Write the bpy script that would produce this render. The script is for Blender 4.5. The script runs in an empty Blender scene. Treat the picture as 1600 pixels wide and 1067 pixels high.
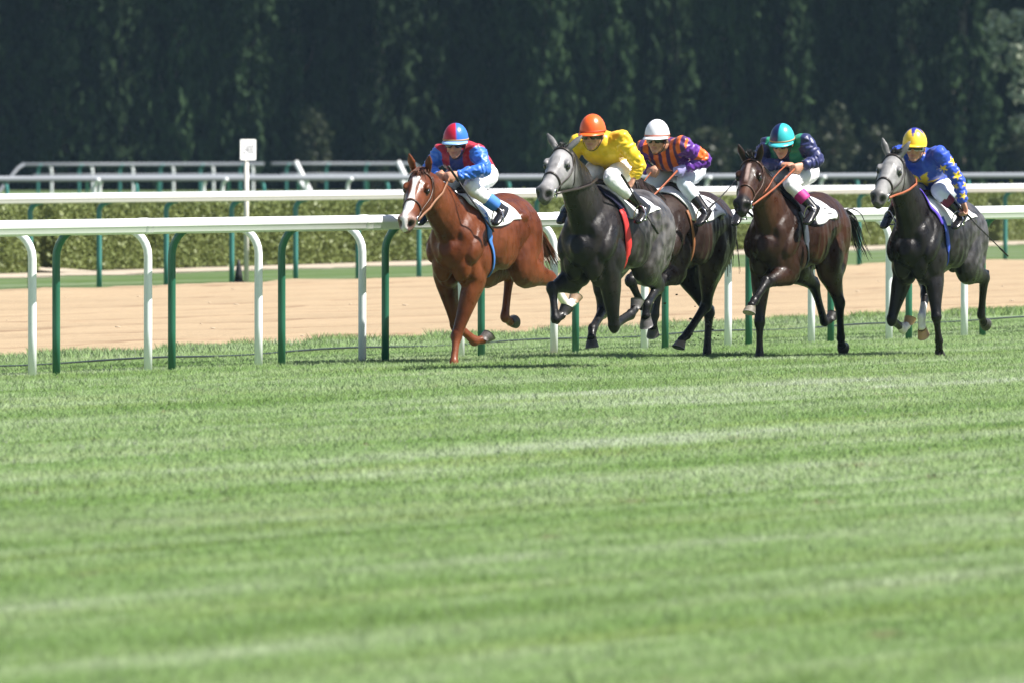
import bpy, math, random
import numpy as np
from mathutils import Vector, Matrix, noise
from mathutils.bvhtree import BVHTree

random.seed(7)
rng = np.random.default_rng(11)
scene = bpy.context.scene
col = scene.collection

# ------------------------------------------------------------------ camera
cam_d = bpy.data.cameras.new('camera')
cam_d.sensor_width = 36.0
cam_d.lens = 425.25
cam_d.clip_start = 0.5
cam_d.clip_end = 5000
cam = bpy.data.objects.new('camera', cam_d)
cam.location = (0, 0, 1.81)
cam.rotation_euler = (math.radians(90 - 0.9594), 0, 0)
col.objects.link(cam)
scene.camera = cam
cam_d.dof.use_dof = True
cam_d.dof.focus_distance = 99.5
cam_d.dof.aperture_fstop = 7.5

# ------------------------------------------------------------------ light
SUN_AZ, SUN_EL = math.radians(-15), math.radians(53)
world = bpy.data.worlds.new('World')
scene.world = world
world.use_nodes = True
wn = world.node_tree.nodes
sky = wn.new('ShaderNodeTexSky')
sky.sky_type = 'NISHITA'
sky.sun_disc = False
sky.sun_elevation = SUN_EL
sky.sun_rotation = math.pi / 2 - SUN_AZ
sky.dust_density = 1.5
bgn = wn['Background']
bgn.inputs['Strength'].default_value = 0.065
world.node_tree.links.new(sky.outputs[0], bgn.inputs[0])
sun_d = bpy.data.lights.new('sun', 'SUN')
sun_d.energy = 5.0
sun_d.angle = math.radians(0.5)
sun_d.color = (1.0, 0.955, 0.89)
sun = bpy.data.objects.new('sun', sun_d)
sdir = Vector((math.cos(SUN_EL) * math.cos(SUN_AZ), math.cos(SUN_EL) * math.sin(SUN_AZ), math.sin(SUN_EL)))
sun.rotation_euler = sdir.to_track_quat('Z', 'Y').to_euler()
sun.location = (20, 90, 40)
col.objects.link(sun)
scene.view_settings.view_transform = 'Standard'
scene.view_settings.look = 'None'
scene.view_settings.gamma = 1.0
scene.view_settings.use_curve_mapping = False
scene.view_settings.exposure = 1.02
scene.cycles.max_bounces = 6
scene.cycles.transparent_max_bounces = 8

# ------------------------------------------------------------------ frame of the track: a runs along the rail, p across it
P0 = np.array((-3.709, 93.467))
U = np.array((0.38946829, 0.92103987))
N = np.array((0.92103987, -0.38946829))
SOIL = -0.035


def W(a, p, z=0.0):
    q = P0 + a * U + p * N
    return Vector((q[0], q[1], z))


# ------------------------------------------------------------------ materials
MATS = {}


def principled(name):
    m = bpy.data.materials.new(name)
    m.use_nodes = True
    nt = m.node_tree
    return m, nt, nt.nodes['Principled BSDF']


def mat(name, color, rough=0.6, metal=0.0, spec=0.5, vary=0.12, scale=30.0, bump=0.0, coat=0.0):
    """plain procedural material: base colour broken up by noise, optional bump"""
    if name in MATS:
        return MATS[name]
    m, nt, b = principled(name)
    N_, L = nt.nodes, nt.links
    tc = N_.new('ShaderNodeTexCoord')
    nz = N_.new('ShaderNodeTexNoise')
    nz.inputs['Scale'].default_value = scale
    nz.inputs['Detail'].default_value = 5
    L.new(tc.outputs['Object'], nz.inputs['Vector'])
    mx = N_.new('ShaderNodeMix')
    mx.data_type = 'RGBA'
    c = np.array(color)
    mx.inputs[6].default_value = (*(c * (1 - vary)), 1)
    mx.inputs[7].default_value = (*np.minimum(c * (1 + vary), 0.95), 1)
    L.new(nz.outputs['Fac'], mx.inputs[0])
    L.new(mx.outputs[2], b.inputs['Base Color'])
    b.inputs['Roughness'].default_value = rough
    b.inputs['Metallic'].default_value = metal
    b.inputs['Specular IOR Level'].default_value = spec
    b.inputs['Coat Weight'].default_value = coat
    if bump:
        bp = N_.new('ShaderNodeBump')
        bp.inputs['Strength'].default_value = bump
        bp.inputs['Distance'].default_value = 0.01
        L.new(nz.outputs['Fac'], bp.inputs['Height'])
        L.new(bp.outputs[0], b.inputs['Normal'])
    MATS[name] = m
    return m


def vcol_mat(name, rough=0.5, spec=0.5, sheen=0.0, hair=0.0, bump_scale=60, bump=0.15, dist=0.01, vary=0.15, nscale=14, coat=0.0, coat_rough=0.2, rvar=0.0):
    """colour comes from the surface's own pattern (attribute Col), broken up by noise"""
    if name in MATS:
        return MATS[name]
    m, nt, b = principled(name)
    N_, L = nt.nodes, nt.links
    at = N_.new('ShaderNodeAttribute')
    at.attribute_name = 'Col'
    tc = N_.new('ShaderNodeTexCoord')
    nz = N_.new('ShaderNodeTexNoise')
    nz.inputs['Scale'].default_value = nscale
    nz.inputs['Detail'].default_value = 6
    L.new(tc.outputs['Object'], nz.inputs['Vector'])
    mr = N_.new('ShaderNodeMapRange')
    mr.inputs[3].default_value = 1 - vary
    mr.inputs[4].default_value = 1 + vary
    mr.inputs[1].default_value = 0.3
    mr.inputs[2].default_value = 0.7
    L.new(nz.outputs['Fac'], mr.inputs[0])
    vm = N_.new('ShaderNodeVectorMath')
    vm.operation = 'SCALE'
    L.new(at.outputs['Color'], vm.inputs[0])
    L.new(mr.outputs[0], vm.inputs['Scale'])
    L.new(vm.outputs[0], b.inputs['Base Color'])
    b.inputs['Roughness'].default_value = rough
    b.inputs['Specular IOR Level'].default_value = spec
    b.inputs['Coat Weight'].default_value = coat
    b.inputs['Coat Roughness'].default_value = coat_rough
    b.inputs['Sheen Weight'].default_value = sheen
    if rvar:
        m2 = N_.new('ShaderNodeMapRange')
        m2.inputs[1].default_value = 0.35
        m2.inputs[2].default_value = 0.65
        m2.inputs[3].default_value = rough - rvar
        m2.inputs[4].default_value = rough + rvar
        L.new(nz.outputs['Fac'], m2.inputs[0])
        L.new(m2.outputs[0], b.inputs['Roughness'])
    if bump:
        n2 = N_.new('ShaderNodeTexNoise')
        n2.inputs['Scale'].default_value = bump_scale
        n2.inputs['Detail'].default_value = 4
        L.new(tc.outputs['Object'], n2.inputs['Vector'])
        bp = N_.new('ShaderNodeBump')
        bp.inputs['Strength'].default_value = bump
        bp.inputs['Distance'].default_value = dist
        L.new(n2.outputs['Fac'], bp.inputs['Height'])
        L.new(bp.outputs[0], b.inputs['Normal'])
        if hair:
            mp = N_.new('ShaderNodeMapping')
            mp.inputs['Scale'].default_value = (60, 260, 110)
            L.new(tc.outputs['Object'], mp.inputs['Vector'])
            n3 = N_.new('ShaderNodeTexNoise')
            n3.inputs['Scale'].default_value = 1.0
            n3.inputs['Detail'].default_value = 3
            L.new(mp.outputs[0], n3.inputs['Vector'])
            b3 = N_.new('ShaderNodeBump')
            b3.inputs['Strength'].default_value = hair
            b3.inputs['Distance'].default_value = 0.004
            L.new(n3.outputs['Fac'], b3.inputs['Height'])
            L.new(bp.outputs[0], b3.inputs['Normal'])
            L.new(b3.outputs[0], b.inputs['Normal'])
    MATS[name] = m
    return m


def track_coords(nt, sa, sp, off=0.0):
    """world position turned into the track's frame (x along the rail, y across), scaled"""
    N_, L = nt.nodes, nt.links
    g = N_.new('ShaderNodeNewGeometry')
    mp = N_.new('ShaderNodeMapping')
    mp.vector_type = 'POINT'
    mp.inputs['Rotation'].default_value = (0, 0, -math.atan2(U[1], U[0]))
    L.new(g.outputs['Position'], mp.inputs['Vector'])
    m2 = N_.new('ShaderNodeMapping')
    m2.inputs['Scale'].default_value = (sa, sp, 1)
    m2.inputs['Location'].default_value = (off, off * 0.7, 0)
    L.new(mp.outputs[0], m2.inputs['Vector'])
    return m2.outputs[0]


def ramp(nt, src, stops):
    r = nt.nodes.new('ShaderNodeValToRGB')
    el = r.color_ramp.elements
    while len(el) < len(stops):
        el.new(0.5)
    for e, (p, c) in zip(el, stops):
        e.position = p
        e.color = (*c, 1)
    nt.links.new(src, r.inputs[0])
    return r.outputs[0]


def tnoise(nt, vec, scale=1.0, detail=4, rough=0.55):
    n_ = nt.nodes.new('ShaderNodeTexNoise')
    n_.inputs['Scale'].default_value = scale
    n_.inputs['Detail'].default_value = detail
    n_.inputs['Roughness'].default_value = rough
    nt.links.new(vec, n_.inputs['Vector'])
    return n_.outputs['Fac']


def mixc(nt, fac, a, b, mode='MIX'):
    m = nt.nodes.new('ShaderNodeMix')
    m.data_type = 'RGBA'
    m.blend_type = mode
    if isinstance(fac, (int, float)):
        m.inputs[0].default_value = fac
    else:
        nt.links.new(fac, m.inputs[0])
    for s, i in ((a, 6), (b, 7)):
        if isinstance(s, tuple):
            m.inputs[i].default_value = (*s, 1)
        else:
            nt.links.new(s, m.inputs[i])
    return m.outputs[2]


def grass_mat(name, blades, scale=0.42):
    m, nt, b = principled(name)
    # mowing bands and wear, drawn out along the track
    s1 = tnoise(nt, track_coords(nt, 0.030, 0.95), 1.0, 6, 0.62)
    s2 = tnoise(nt, track_coords(nt, 0.16, 2.9, 13.0), 1.0, 5, 0.6)
    s3 = tnoise(nt, track_coords(nt, 1.5, 3.4, 31.0), 1.0, 5, 0.65)

    def wsum(x, y, wx, wy):
        o = nt.nodes.new('ShaderNodeMath'); o.operation = 'MULTIPLY'; o.inputs[1].default_value = wx
        nt.links.new(x, o.inputs[0])
        p = nt.nodes.new('ShaderNodeMath'); p.operation = 'MULTIPLY_ADD'; p.inputs[1].default_value = wy
        nt.links.new(y, p.inputs[0]); nt.links.new(o.outputs[0], p.inputs[2])
        return p.outputs[0]
    s6 = tnoise(nt, track_coords(nt, 0.22, 0.42, 7.0), 1.0, 4, 0.55)
    v = wsum(wsum(wsum(s1, s2, 0.40, 0.24), s3, 1.0, 0.18), s6, 1.0, 0.18)
    c = ramp(nt, v, [(0.405, (0.130, 0.234, 0.056)), (0.465, (0.188, 0.302, 0.098)), (0.512, (0.250, 0.358, 0.154)), (0.56, (0.324, 0.415, 0.232)), (0.61, (0.398, 0.462, 0.330))])
    # thin dark wheel and mower lines
    s5 = tnoise(nt, track_coords(nt, 0.018, 2.3, 53.0), 1.0, 3, 0.5)
    ln = ramp(nt, s5, [(0.485, (0, 0, 0)), (0.50, (0.75, 0.75, 0.75)), (0.515, (0, 0, 0))])
    c = mixc(nt, ln, c, (0.13, 0.205, 0.05))
    # yellower and browner patches
    s4 = tnoise(nt, track_coords(nt, 0.10, 1.7, 91.0), 1.0, 4, 0.6)
    yl = ramp(nt, s4, [(0.52, (0, 0, 0)), (0.70, (0.55, 0.55, 0.55))])
    c = mixc(nt, yl, c, (0.265, 0.345, 0.110))
    # scattered bare divots
    dv = tnoise(nt, track_coords(nt, 1.1, 2.6, 71.0), 1.0, 3, 0.5)
    dvr = ramp(nt, dv, [(0.68, (0, 0, 0)), (0.73, (0.85, 0.85, 0.85))])
    c = mixc(nt, dvr, c, (0.19, 0.155, 0.095))
    if blades:
        g = nt.nodes.new('ShaderNodeNewGeometry')
        mr = nt.nodes.new('ShaderNodeMapRange')
        mr.inputs[3].default_value = 0.80
        mr.inputs[4].default_value = 1.22
        nt.links.new(g.outputs['Random Per Island'], mr.inputs[0])
        vm = nt.nodes.new('ShaderNodeVectorMath')
        vm.operation = 'SCALE'
        nt.links.new(c, vm.inputs[0])
        nt.links.new(mr.outputs[0], vm.inputs['Scale'])
        c = vm.outputs[0]
        # a sward shades like a soft upright pile: blade normals lean towards up
        ad = nt.nodes.new('ShaderNodeVectorMath')
        ad.operation = 'MULTIPLY_ADD'
        ad.inputs[1].default_value = (0.5, 0.5, 0.5)
        ad.inputs[2].default_value = (0, 0, 1.0)
        nt.links.new(g.outputs['Normal'], ad.inputs[0])
        nm = nt.nodes.new('ShaderNodeVectorMath')
        nm.operation = 'NORMALIZE'
        nt.links.new(ad.outputs[0], nm.inputs[0])
        nt.links.new(nm.outputs[0], b.inputs['Normal'])
        out = nt.nodes['Material Output']
        tr = nt.nodes.new('ShaderNodeBsdfTranslucent')
        nt.links.new(c, tr.inputs[0])
        ms = nt.nodes.new('ShaderNodeMixShader')
        ms.inputs[0].default_value = 0.3
        nt.links.new(b.outputs[0], ms.inputs[1])
        nt.links.new(tr.outputs[0], ms.inputs[2])
        nt.links.new(ms.outputs[0], out.inputs[0])
        b.inputs['Roughness'].default_value = 0.42
        b.inputs['Specular IOR Level'].default_value = 0.22
    else:
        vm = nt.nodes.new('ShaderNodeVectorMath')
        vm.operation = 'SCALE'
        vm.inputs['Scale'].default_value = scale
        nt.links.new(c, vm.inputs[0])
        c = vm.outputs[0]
        b.inputs['Roughness'].default_value = 0.9
        b.inputs['Specular IOR Level'].default_value = 0.1
    nt.links.new(c, b.inputs['Base Color'])
    return m


def leaf_mat(name, dark, light, trans=0.25, rough=0.5, spec=0.3, pos_scale=0.5, per_tree=0.0):
    m, nt, b = principled(name)
    g = nt.nodes.new('ShaderNodeNewGeometry')
    s = tnoise(nt, g.outputs['Position'], pos_scale, 4, 0.6)
    ad = nt.nodes.new('ShaderNodeMath')
    ad.operation = 'ADD'
    mu = nt.nodes.new('ShaderNodeMath')
    mu.operation = 'MULTIPLY'
    mu.inputs[1].default_value = 0.45
    nt.links.new(g.outputs['Random Per Island'], mu.inputs[0])
    nt.links.new(s, ad.inputs[0])
    nt.links.new(mu.outputs[0], ad.inputs[1])
    c = ramp(nt, ad.outputs[0], [(0.4, dark), (0.98, light)])
    if per_tree:
        oi = nt.nodes.new('ShaderNodeObjectInfo')
        mr = nt.nodes.new('ShaderNodeMapRange')
        mr.inputs[3].default_value = 1 - per_tree
        mr.inputs[4].default_value = 1 + per_tree * 1.6
        nt.links.new(oi.outputs['Random'], mr.inputs[0])
        vm = nt.nodes.new('ShaderNodeVectorMath')
        vm.operation = 'SCALE'
        nt.links.new(c, vm.inputs[0])
        nt.links.new(mr.outputs[0], vm.inputs['Scale'])
        c = vm.outputs[0]
    nt.links.new(c, b.inputs['Base Color'])
    b.inputs['Roughness'].default_value = rough
    b.inputs['Specular IOR Level'].default_value = spec
    tr = nt.nodes.new('ShaderNodeBsdfTranslucent')
    nt.links.new(c, tr.inputs[0])
    ms = nt.nodes.new('ShaderNodeMixShader')
    ms.inputs[0].default_value = trans
    nt.links.new(b.outputs[0], ms.inputs[1])
    nt.links.new(tr.outputs[0], ms.inputs[2])
    nt.links.new(ms.outputs[0], nt.nodes['Material Output'].inputs[0])
    return m


# ------------------------------------------------------------------ mesh helpers
def new_obj(name, verts, faces, material, parent=None, smooth=False):
    me = bpy.data.meshes.new(name)
    me.from_pydata([tuple(v) for v in verts], [], faces)
    me.update()
    if smooth:
        me.polygons.foreach_set('use_smooth', [True] * len(me.polygons))
    o = bpy.data.objects.new(name, me)
    if material:
        me.materials.append(material)
    col.objects.link(o)
    if parent:
        o.parent = parent
    return o


def big_mesh(name, verts, loops_per_face, material, parent=None):
    """verts (n,3) numpy where every consecutive loops_per_face verts are one face"""
    n = len(verts)
    me = bpy.data.meshes.new(name)
    me.vertices.add(n)
    me.vertices.foreach_set('co', np.ascontiguousarray(verts, dtype=np.float32).ravel())
    nf = n // loops_per_face
    me.loops.add(n)
    me.loops.foreach_set('vertex_index', np.arange(n, dtype=np.int32))
    me.polygons.add(nf)
    me.polygons.foreach_set('loop_start', np.arange(0, n, loops_per_face, dtype=np.int32))
    me.update(calc_edges=True)
    me.materials.append(material)
    o = bpy.data.objects.new(name, me)
    col.objects.link(o)
    if parent:
        o.parent = parent
    return o


def empty(name, loc, rz=0.0):
    o = bpy.data.objects.new(name, None)
    o.empty_display_size = 0.2
    o.location = loc
    o.rotation_euler = (0, 0, rz)
    col.objects.link(o)
    return o


def tag(o, label=None, cat=None, group=None, kind=None):
    if label:
        o['label'] = label
    if cat:
        o['category'] = cat
    if group:
        o['group'] = group
    if kind:
        o['kind'] = kind
    return o


class MB:
    """collects shapes into one vertex / face list"""

    def __init__(self):
        self.v, self.f = [], []

    def add(self, v, f):
        k = len(self.v)
        self.v += [tuple(q) for q in v]
        self.f += [tuple(i + k for i in g) for g in f]
        return self

    def box(self, c, s, rot=None):
        c = np.array(c, float)
        h = np.array(s, float) / 2
        p = np.array([(x, y, z) for x in (-1, 1) for y in (-1, 1) for z in (-1, 1)]) * h
        if rot is not None:
            p = p @ np.array(rot).T
        return self.add(p + c, [(0, 1, 3, 2), (4, 6, 7, 5), (0, 4, 5, 1), (2, 3, 7, 6), (0, 2, 6, 4), (1, 5, 7, 3)])

    def tube(self, pts, rad, n=10, sy=1.0):
        pts = [np.array(p, float) for p in pts]
        m = len(pts)
        rad = [rad] * m if not hasattr(rad, '__len__') else rad
        t0 = pts[1] - pts[0]
        t0 /= np.linalg.norm(t0)
        ref = np.array((0, 0, 1.0)) if abs(t0[2]) < 0.9 else np.array((1.0, 0, 0))
        x = np.cross(t0, ref)
        x /= np.linalg.norm(x)
        v, f = [], []
        for i, p in enumerate(pts):
            t = pts[min(i + 1, m - 1)] - pts[max(i - 1, 0)]
            t = t / (np.linalg.norm(t) + 1e-9)
            x = x - t * (x @ t)
            x /= np.linalg.norm(x) + 1e-9
            y = np.cross(t, x)
            for k in range(n):
                a = 2 * math.pi * k / n
                v.append(p + rad[i] * (math.cos(a) * x + sy * math.sin(a) * y))
        for i in range(m - 1):
            for k in range(n):
                f.append((i * n + k, i * n + (k + 1) % n, (i + 1) * n + (k + 1) % n, (i + 1) * n + k))
        f.append(tuple(range(n - 1, -1, -1)))
        f.append(tuple((m - 1) * n + k for k in range(n)))
        return self.add(v, f)

    def ellipsoid(self, c, r, R=None, n=14, m=9):
        v, f = [], []
        c = np.array(c, float)
        for i in range(1, m):
            th = math.pi * i / m
            for k in range(n):
                a = 2 * math.pi * k / n
                q = np.array((r[0] * math.sin(th) * math.cos(a), r[1] * math.sin(th) * math.sin(a), r[2] * math.cos(th)))
                v.append(q)
        v.append(np.array((0, 0, r[2])))
        v.append(np.array((0, 0, -r[2])))
        for i in range(m - 2):
            for k in range(n):
                f.append((i * n + k, (i + 1) * n + k, (i + 1) * n + (k + 1) % n, i * n + (k + 1) % n))
        T, B = len(v) - 2, len(v) - 1
        for k in range(n):
            f.append((T, k, (k + 1) % n))
            f.append((B, (m - 2) * n + (k + 1) % n, (m - 2) * n + k))
        v = np.array(v)
        if R is not None:
            v = v @ np.array(R).T
        return self.add(v + c, f)

    def loft(self, st, lat=(0, 1, 0), n=18, sub=4, X=None):
        """st: (centre, half width along lat, half depth). Smooth elliptical sweep, closed ends."""
        C = np.array([s[0] for s in st], float)
        A = np.array([(s[1], s[2]) for s in st], float)
        D = np.hstack([C, A])
        m = len(D)
        out = []
        for i in range(m - 1):
            p0, p1, p2, p3 = D[max(i - 1, 0)], D[i], D[i + 1], D[min(i + 2, m - 1)]
            for k in range(sub):
                t = k / sub
                out.append(0.5 * ((2 * p1) + (-p0 + p2) * t + (2 * p0 - 5 * p1 + 4 * p2 - p3) * t * t + (-p0 + 3 * p1 - 3 * p2 + p3) * t ** 3))
        out.append(D[-1])
        out = np.array(out)
        # rounded ends
        e0 = out[0].copy(); e1 = out[-1].copy()
        d0 = out[0, :3] - out[1, :3]; d0 /= np.linalg.norm(d0) + 1e-9
        d1 = out[-1, :3] - out[-2, :3]; d1 /= np.linalg.norm(d1) + 1e-9
        e0[:3] += d0 * min(e0[3], e0[4]) * 0.45; e0[3:] *= 0.6
        e1[:3] += d1 * min(e1[3], e1[4]) * 0.45; e1[3:] *= 0.6
        out = np.vstack([e0, out, e1])
        lat = np.array(lat, float)
        v, f = [], []
        M = len(out)
        for i in range(M):
            t = out[min(i + 1, M - 1), :3] - out[max(i - 1, 0), :3]
            t /= np.linalg.norm(t) + 1e-9
            y = lat - t * (lat @ t)
            y /= np.linalg.norm(y) + 1e-9
            z = np.cross(t, y)
            for k in range(n):
                a = 2 * math.pi * k / n
                v.append(out[i, :3] + y * math.cos(a) * out[i, 3] + z * math.sin(a) * out[i, 4])
        for i in range(M - 1):
            for k in range(n):
                f.append((i * n + k, i * n + (k + 1) % n, (i + 1) * n + (k + 1) % n, (i + 1) * n + k))
        f.append(tuple(range(n - 1, -1, -1)))
        f.append(tuple((M - 1) * n + k for k in range(n)))
        if X is not None:
            v = [X(q) for q in v]
        return self.add(v, f)

    def build(self, name, material, parent=None, smooth=True):
        return new_obj(name, self.v, self.f, material, parent, smooth)

    def remeshed(self, name, material, parent, voxel, smooth_it=4, fac=0.5):
        """overlapping shells fused to one continuous skin"""
        o = new_obj(name, self.v, self.f, None, None)
        r = o.modifiers.new('r', 'REMESH')
        r.mode = 'VOXEL'
        r.voxel_size = voxel
        if smooth_it:
            s = o.modifiers.new('s', 'SMOOTH')
            s.factor = fac
            s.iterations = smooth_it
        dg = bpy.context.evaluated_depsgraph_get()
        me = bpy.data.meshes.new_from_object(o.evaluated_get(dg))
        old = o.data
        o.modifiers.clear()
        o.data = me
        bpy.data.meshes.remove(old)
        me.name = name
        me.materials.clear()
        me.materials.append(material)
        me.polygons.foreach_set('use_smooth', [True] * len(me.polygons))
        if parent:
            o.parent = parent
        return o


def verts_np(me):
    a = np.empty(len(me.vertices) * 3, np.float32)
    me.vertices.foreach_get('co', a)
    return a.reshape(-1, 3).astype(float)


def normals_np(me):
    a = np.empty(len(me.vertices) * 3, np.float32)
    me.vertices.foreach_get('normal', a)
    return a.reshape(-1, 3).astype(float)


def set_verts(me, v):
    me.vertices.foreach_set('co', np.ascontiguousarray(v, dtype=np.float32).ravel())
    me.update()


def set_col(me, c):
    at = me.color_attributes.new('Col', 'FLOAT_COLOR', 'POINT')
    d = np.ones((len(c), 4), np.float32)
    d[:, :3] = c
    at.data.foreach_set('color', d.ravel())


def noise3(v, s, seed=0.0):
    return np.array([noise.noise(Vector((p[0] * s + seed, p[1] * s, p[2] * s))) for p in v])


def segd(V, A, B):
    A = np.array(A, float); B = np.array(B, float)
    d = B - A
    t = np.clip(((V - A) @ d) / (d @ d + 1e-9), 0, 1)
    q = A + t[:, None] * d
    return np.linalg.norm(V - q, axis=1), t


def sstep(x, a, b):
    t = np.clip((x - a) / (b - a), 0, 1)
    return t * t * (3 - 2 * t)


def lerpc(c0, c1, t):
    t = np.asarray(t)[:, None]
    return c0 * (1 - t) + np.array(c1) * t


def rot_ypr(yaw, pitch, roll):
    cy, sy = math.cos(yaw), math.sin(yaw)
    cp, sp = math.cos(pitch), math.sin(pitch)
    cr, sr = math.cos(roll), math.sin(roll)
    return np.array([[cy, -sy, 0], [sy, cy, 0], [0, 0, 1]]) @ np.array([[cp, 0, sp], [0, 1, 0], [-sp, 0, cp]]) @ np.array([[1, 0, 0], [0, cr, -sr], [0, sr, cr]])


# ================================================================== the setting
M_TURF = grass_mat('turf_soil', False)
M_BLADE = grass_mat('turf_blade', True)


def strip(name, near, far, z, material, step=1.0, jn=0.0, jf=0.0, rows=1, zj=0.0, zfun=None):
    """a sheet between two lines given as (a, p) points; edges wander by jn / jf metres"""
    near, far = np.array(near), np.array(far)
    a0, a1 = min(near[0, 0], far[0, 0]), max(near[-1, 0], far[-1, 0])
    aa = np.arange(a0, a1 + step, step)
    v, f = [], []
    for i, a in enumerate(aa):
        pn = np.interp(a, near[:, 0], near[:, 1]) + jn * noise.fractal(Vector((a * 0.9, 3.1, 0)), 0.9, 2.0, 4)
        pf = np.interp(a, far[:, 0], far[:, 1]) + jf * noise.fractal(Vector((a * 0.5, 9.4, 0)), 0.9, 2.0, 4)
        for k in range(rows + 1):
            t = k / rows
            p = pn * (1 - t) + pf * t
            zz = z + (zj * noise.fractal(Vector((a * 0.7, p * 1.5, 0)), 1.0, 2.0, 3) if zj else 0)
            if zfun:
                zz += zfun(t)
            v.append(W(a, p, zz))
    R = rows + 1
    for i in range(len(aa) - 1):
        for k in range(rows):
            f.append((i * R + k, (i + 1) * R + k, (i + 1) * R + k + 1, i * R + k + 1))
    o = new_obj(name, v, f, material, smooth=True)
    return tag(o, kind='structure')


# one sheet of ground out to the horizon
g = new_obj('ground', [(-2500, -400, SOIL), (2500, -400, SOIL), (2500, 4000, SOIL), (-2500, 4000, SOIL)], [(0, 1, 2, 3)], M_TURF)
tag(g, kind='structure')


# thatch of the near turf, just over the soil
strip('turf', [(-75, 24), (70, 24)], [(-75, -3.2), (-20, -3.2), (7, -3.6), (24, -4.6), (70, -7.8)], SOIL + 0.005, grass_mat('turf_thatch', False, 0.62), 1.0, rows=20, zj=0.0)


def sand_mat(name, base, red):
    m, nt, b = principled(name)
    g1 = tnoise(nt, track_coords(nt, 0.10, 0.9), 1.0, 5, 0.6)
    g2 = tnoise(nt, track_coords(nt, 7.0, 14.0, 5.0), 1.0, 5, 0.65)
    g3 = tnoise(nt, track_coords(nt, 0.25, 2.2, 47.0), 1.0, 3, 0.5)
    c = ramp(nt, g1, [(0.35, tuple(np.array(base) * 0.86)), (0.52, base), (0.68, tuple(np.minimum(np.array(base) * 1.12, 0.9)))])
    c = mixc(nt, 0.30, c, ramp(nt, g2, [(0.3, tuple(np.array(base) * 0.62)), (0.6, tuple(np.minimum(np.array(base) * 1.15, 0.9)))]))
    c = mixc(nt, ramp(nt, g3, [(0.60, (0, 0, 0)), (0.66, (0.35, 0.35, 0.35)), (0.70, (0, 0, 0))]), c, red)
    # furrow lines between harrow passes; shading of their ridges painted into the colour
    sep = nt.nodes.new('ShaderNodeSeparateXYZ')
    nt.links.new(track_coords(nt, 1.0, 0.52), sep.inputs[0])
    wob = tnoise(nt, track_coords(nt, 0.12, 0.4, 17.0), 1.0, 4, 0.6)
    ma = nt.nodes.new('ShaderNodeMath'); ma.operation = 'MULTIPLY_ADD'; ma.inputs[1].default_value = 1.1
    nt.links.new(wob, ma.inputs[0]); nt.links.new(sep.outputs[1], ma.inputs[2])
    fr = nt.nodes.new('ShaderNodeMath'); fr.operation = 'FRACT'
    nt.links.new(ma.outputs[0], fr.inputs[0])
    ln = ramp(nt, fr.outputs[0], [(0.0, (0.8, 0.8, 0.8)), (0.10, (0.3, 0.3, 0.3)), (0.2, (0, 0, 0)), (0.95, (0, 0, 0)), (1.0, (0.8, 0.8, 0.8))])
    brk = tnoise(nt, track_coords(nt, 0.6, 1.2, 23.0), 1.0, 3, 0.5)
    lm = mixc(nt, 1.0, ln, ramp(nt, brk, [(0.40, (0.15, 0.15, 0.15)), (0.58, (1, 1, 1))]), 'MULTIPLY')
    c = mixc(nt, lm, c, tuple(np.array(red) * 0.75))
    nt.links.new(c, b.inputs['Base Color'])
    b.inputs['Roughness'].default_value = 0.95
    b.inputs['Specular IOR Level'].default_value = 0.15
    bp = nt.nodes.new('ShaderNodeBump')
    bp.inputs['Strength'].default_value = 0.6
    bp.inputs['Distance'].default_value = 0.03
    nt.links.new(g2, bp.inputs['Height'])
    nt.links.new(bp.outputs[0], b.inputs['Normal'])
    return m


M_SAND = sand_mat('track_sand', (0.345, 0.260, 0.164), (0.25, 0.160, 0.095))
M_PATH = sand_mat('path_sand', (0.40, 0.345, 0.27), (0.32, 0.27, 0.20))
SAND_NEAR = [(-30, -2.9), (7.45, -3.75), (13, -4.05), (24, -4.8), (37, -5.7), (130, -12)]
SAND_FAR = [(-30, -20), (46, -21.5), (53, -22.2), (62, -22.5), (130, -24.0)]
# the far edge of the sand is banked up a little where the harrow throws it
strip('sand_track', SAND_NEAR, SAND_FAR, SOIL + 0.035, M_SAND, 0.5, 0.5, 0.45, rows=26, zj=0.02,
      zfun=lambda t: 0.045 * math.exp(-((t - 0.95) / 0.03) ** 2) - 0.12 * max(0, (t - 0.97) / 0.03) - 0.08 * max(0, (0.03 - t) / 0.03))
HEDGE = [(40, -28.4), (64, -30.6), (72, -31.3), (80, -32.0), (114, -35.7), (150, -39.5)]
strip('footpath', [(a, p + 1.7) for a, p in HEDGE], [(a, p - 0.6) for a, p in HEDGE], SOIL + 0.008, M_PATH, 0.6, 0.9, 0.1, rows=4, zj=0.003)

# the path climbs through the gap in the hedge
strip('footpath', [(65.35, -30.2), (66.55, -30.2)], [(65.35, -38), (66.55, -38)], SOIL + 0.012, M_PATH, 0.3, 0, 0, rows=10, zfun=lambda t: 0.55 * t)

# clods lying on the sand (countless)
mb = MB()
for i in range(70):
    a = random.uniform(0, 60)
    t = random.random()
    p = (np.interp(a, *np.array(SAND_NEAR).T) - 0.4) * (1 - t) + (np.interp(a, *np.array(SAND_FAR).T) + 0.4) * t
    r = random.uniform(0.010, 0.024)
    mb.ellipsoid(W(a, p, SOIL + 0.05 + r * 0.3), (r * 1.4, r, r * 0.3), n=6, m=4)
o = mb.build('sand_clods', mat('clod', (0.46, 0.37, 0.27), 0.95))
tag(o, 'pale clods scattered over the harrowed sand track', 'clods', kind='stuff')


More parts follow.
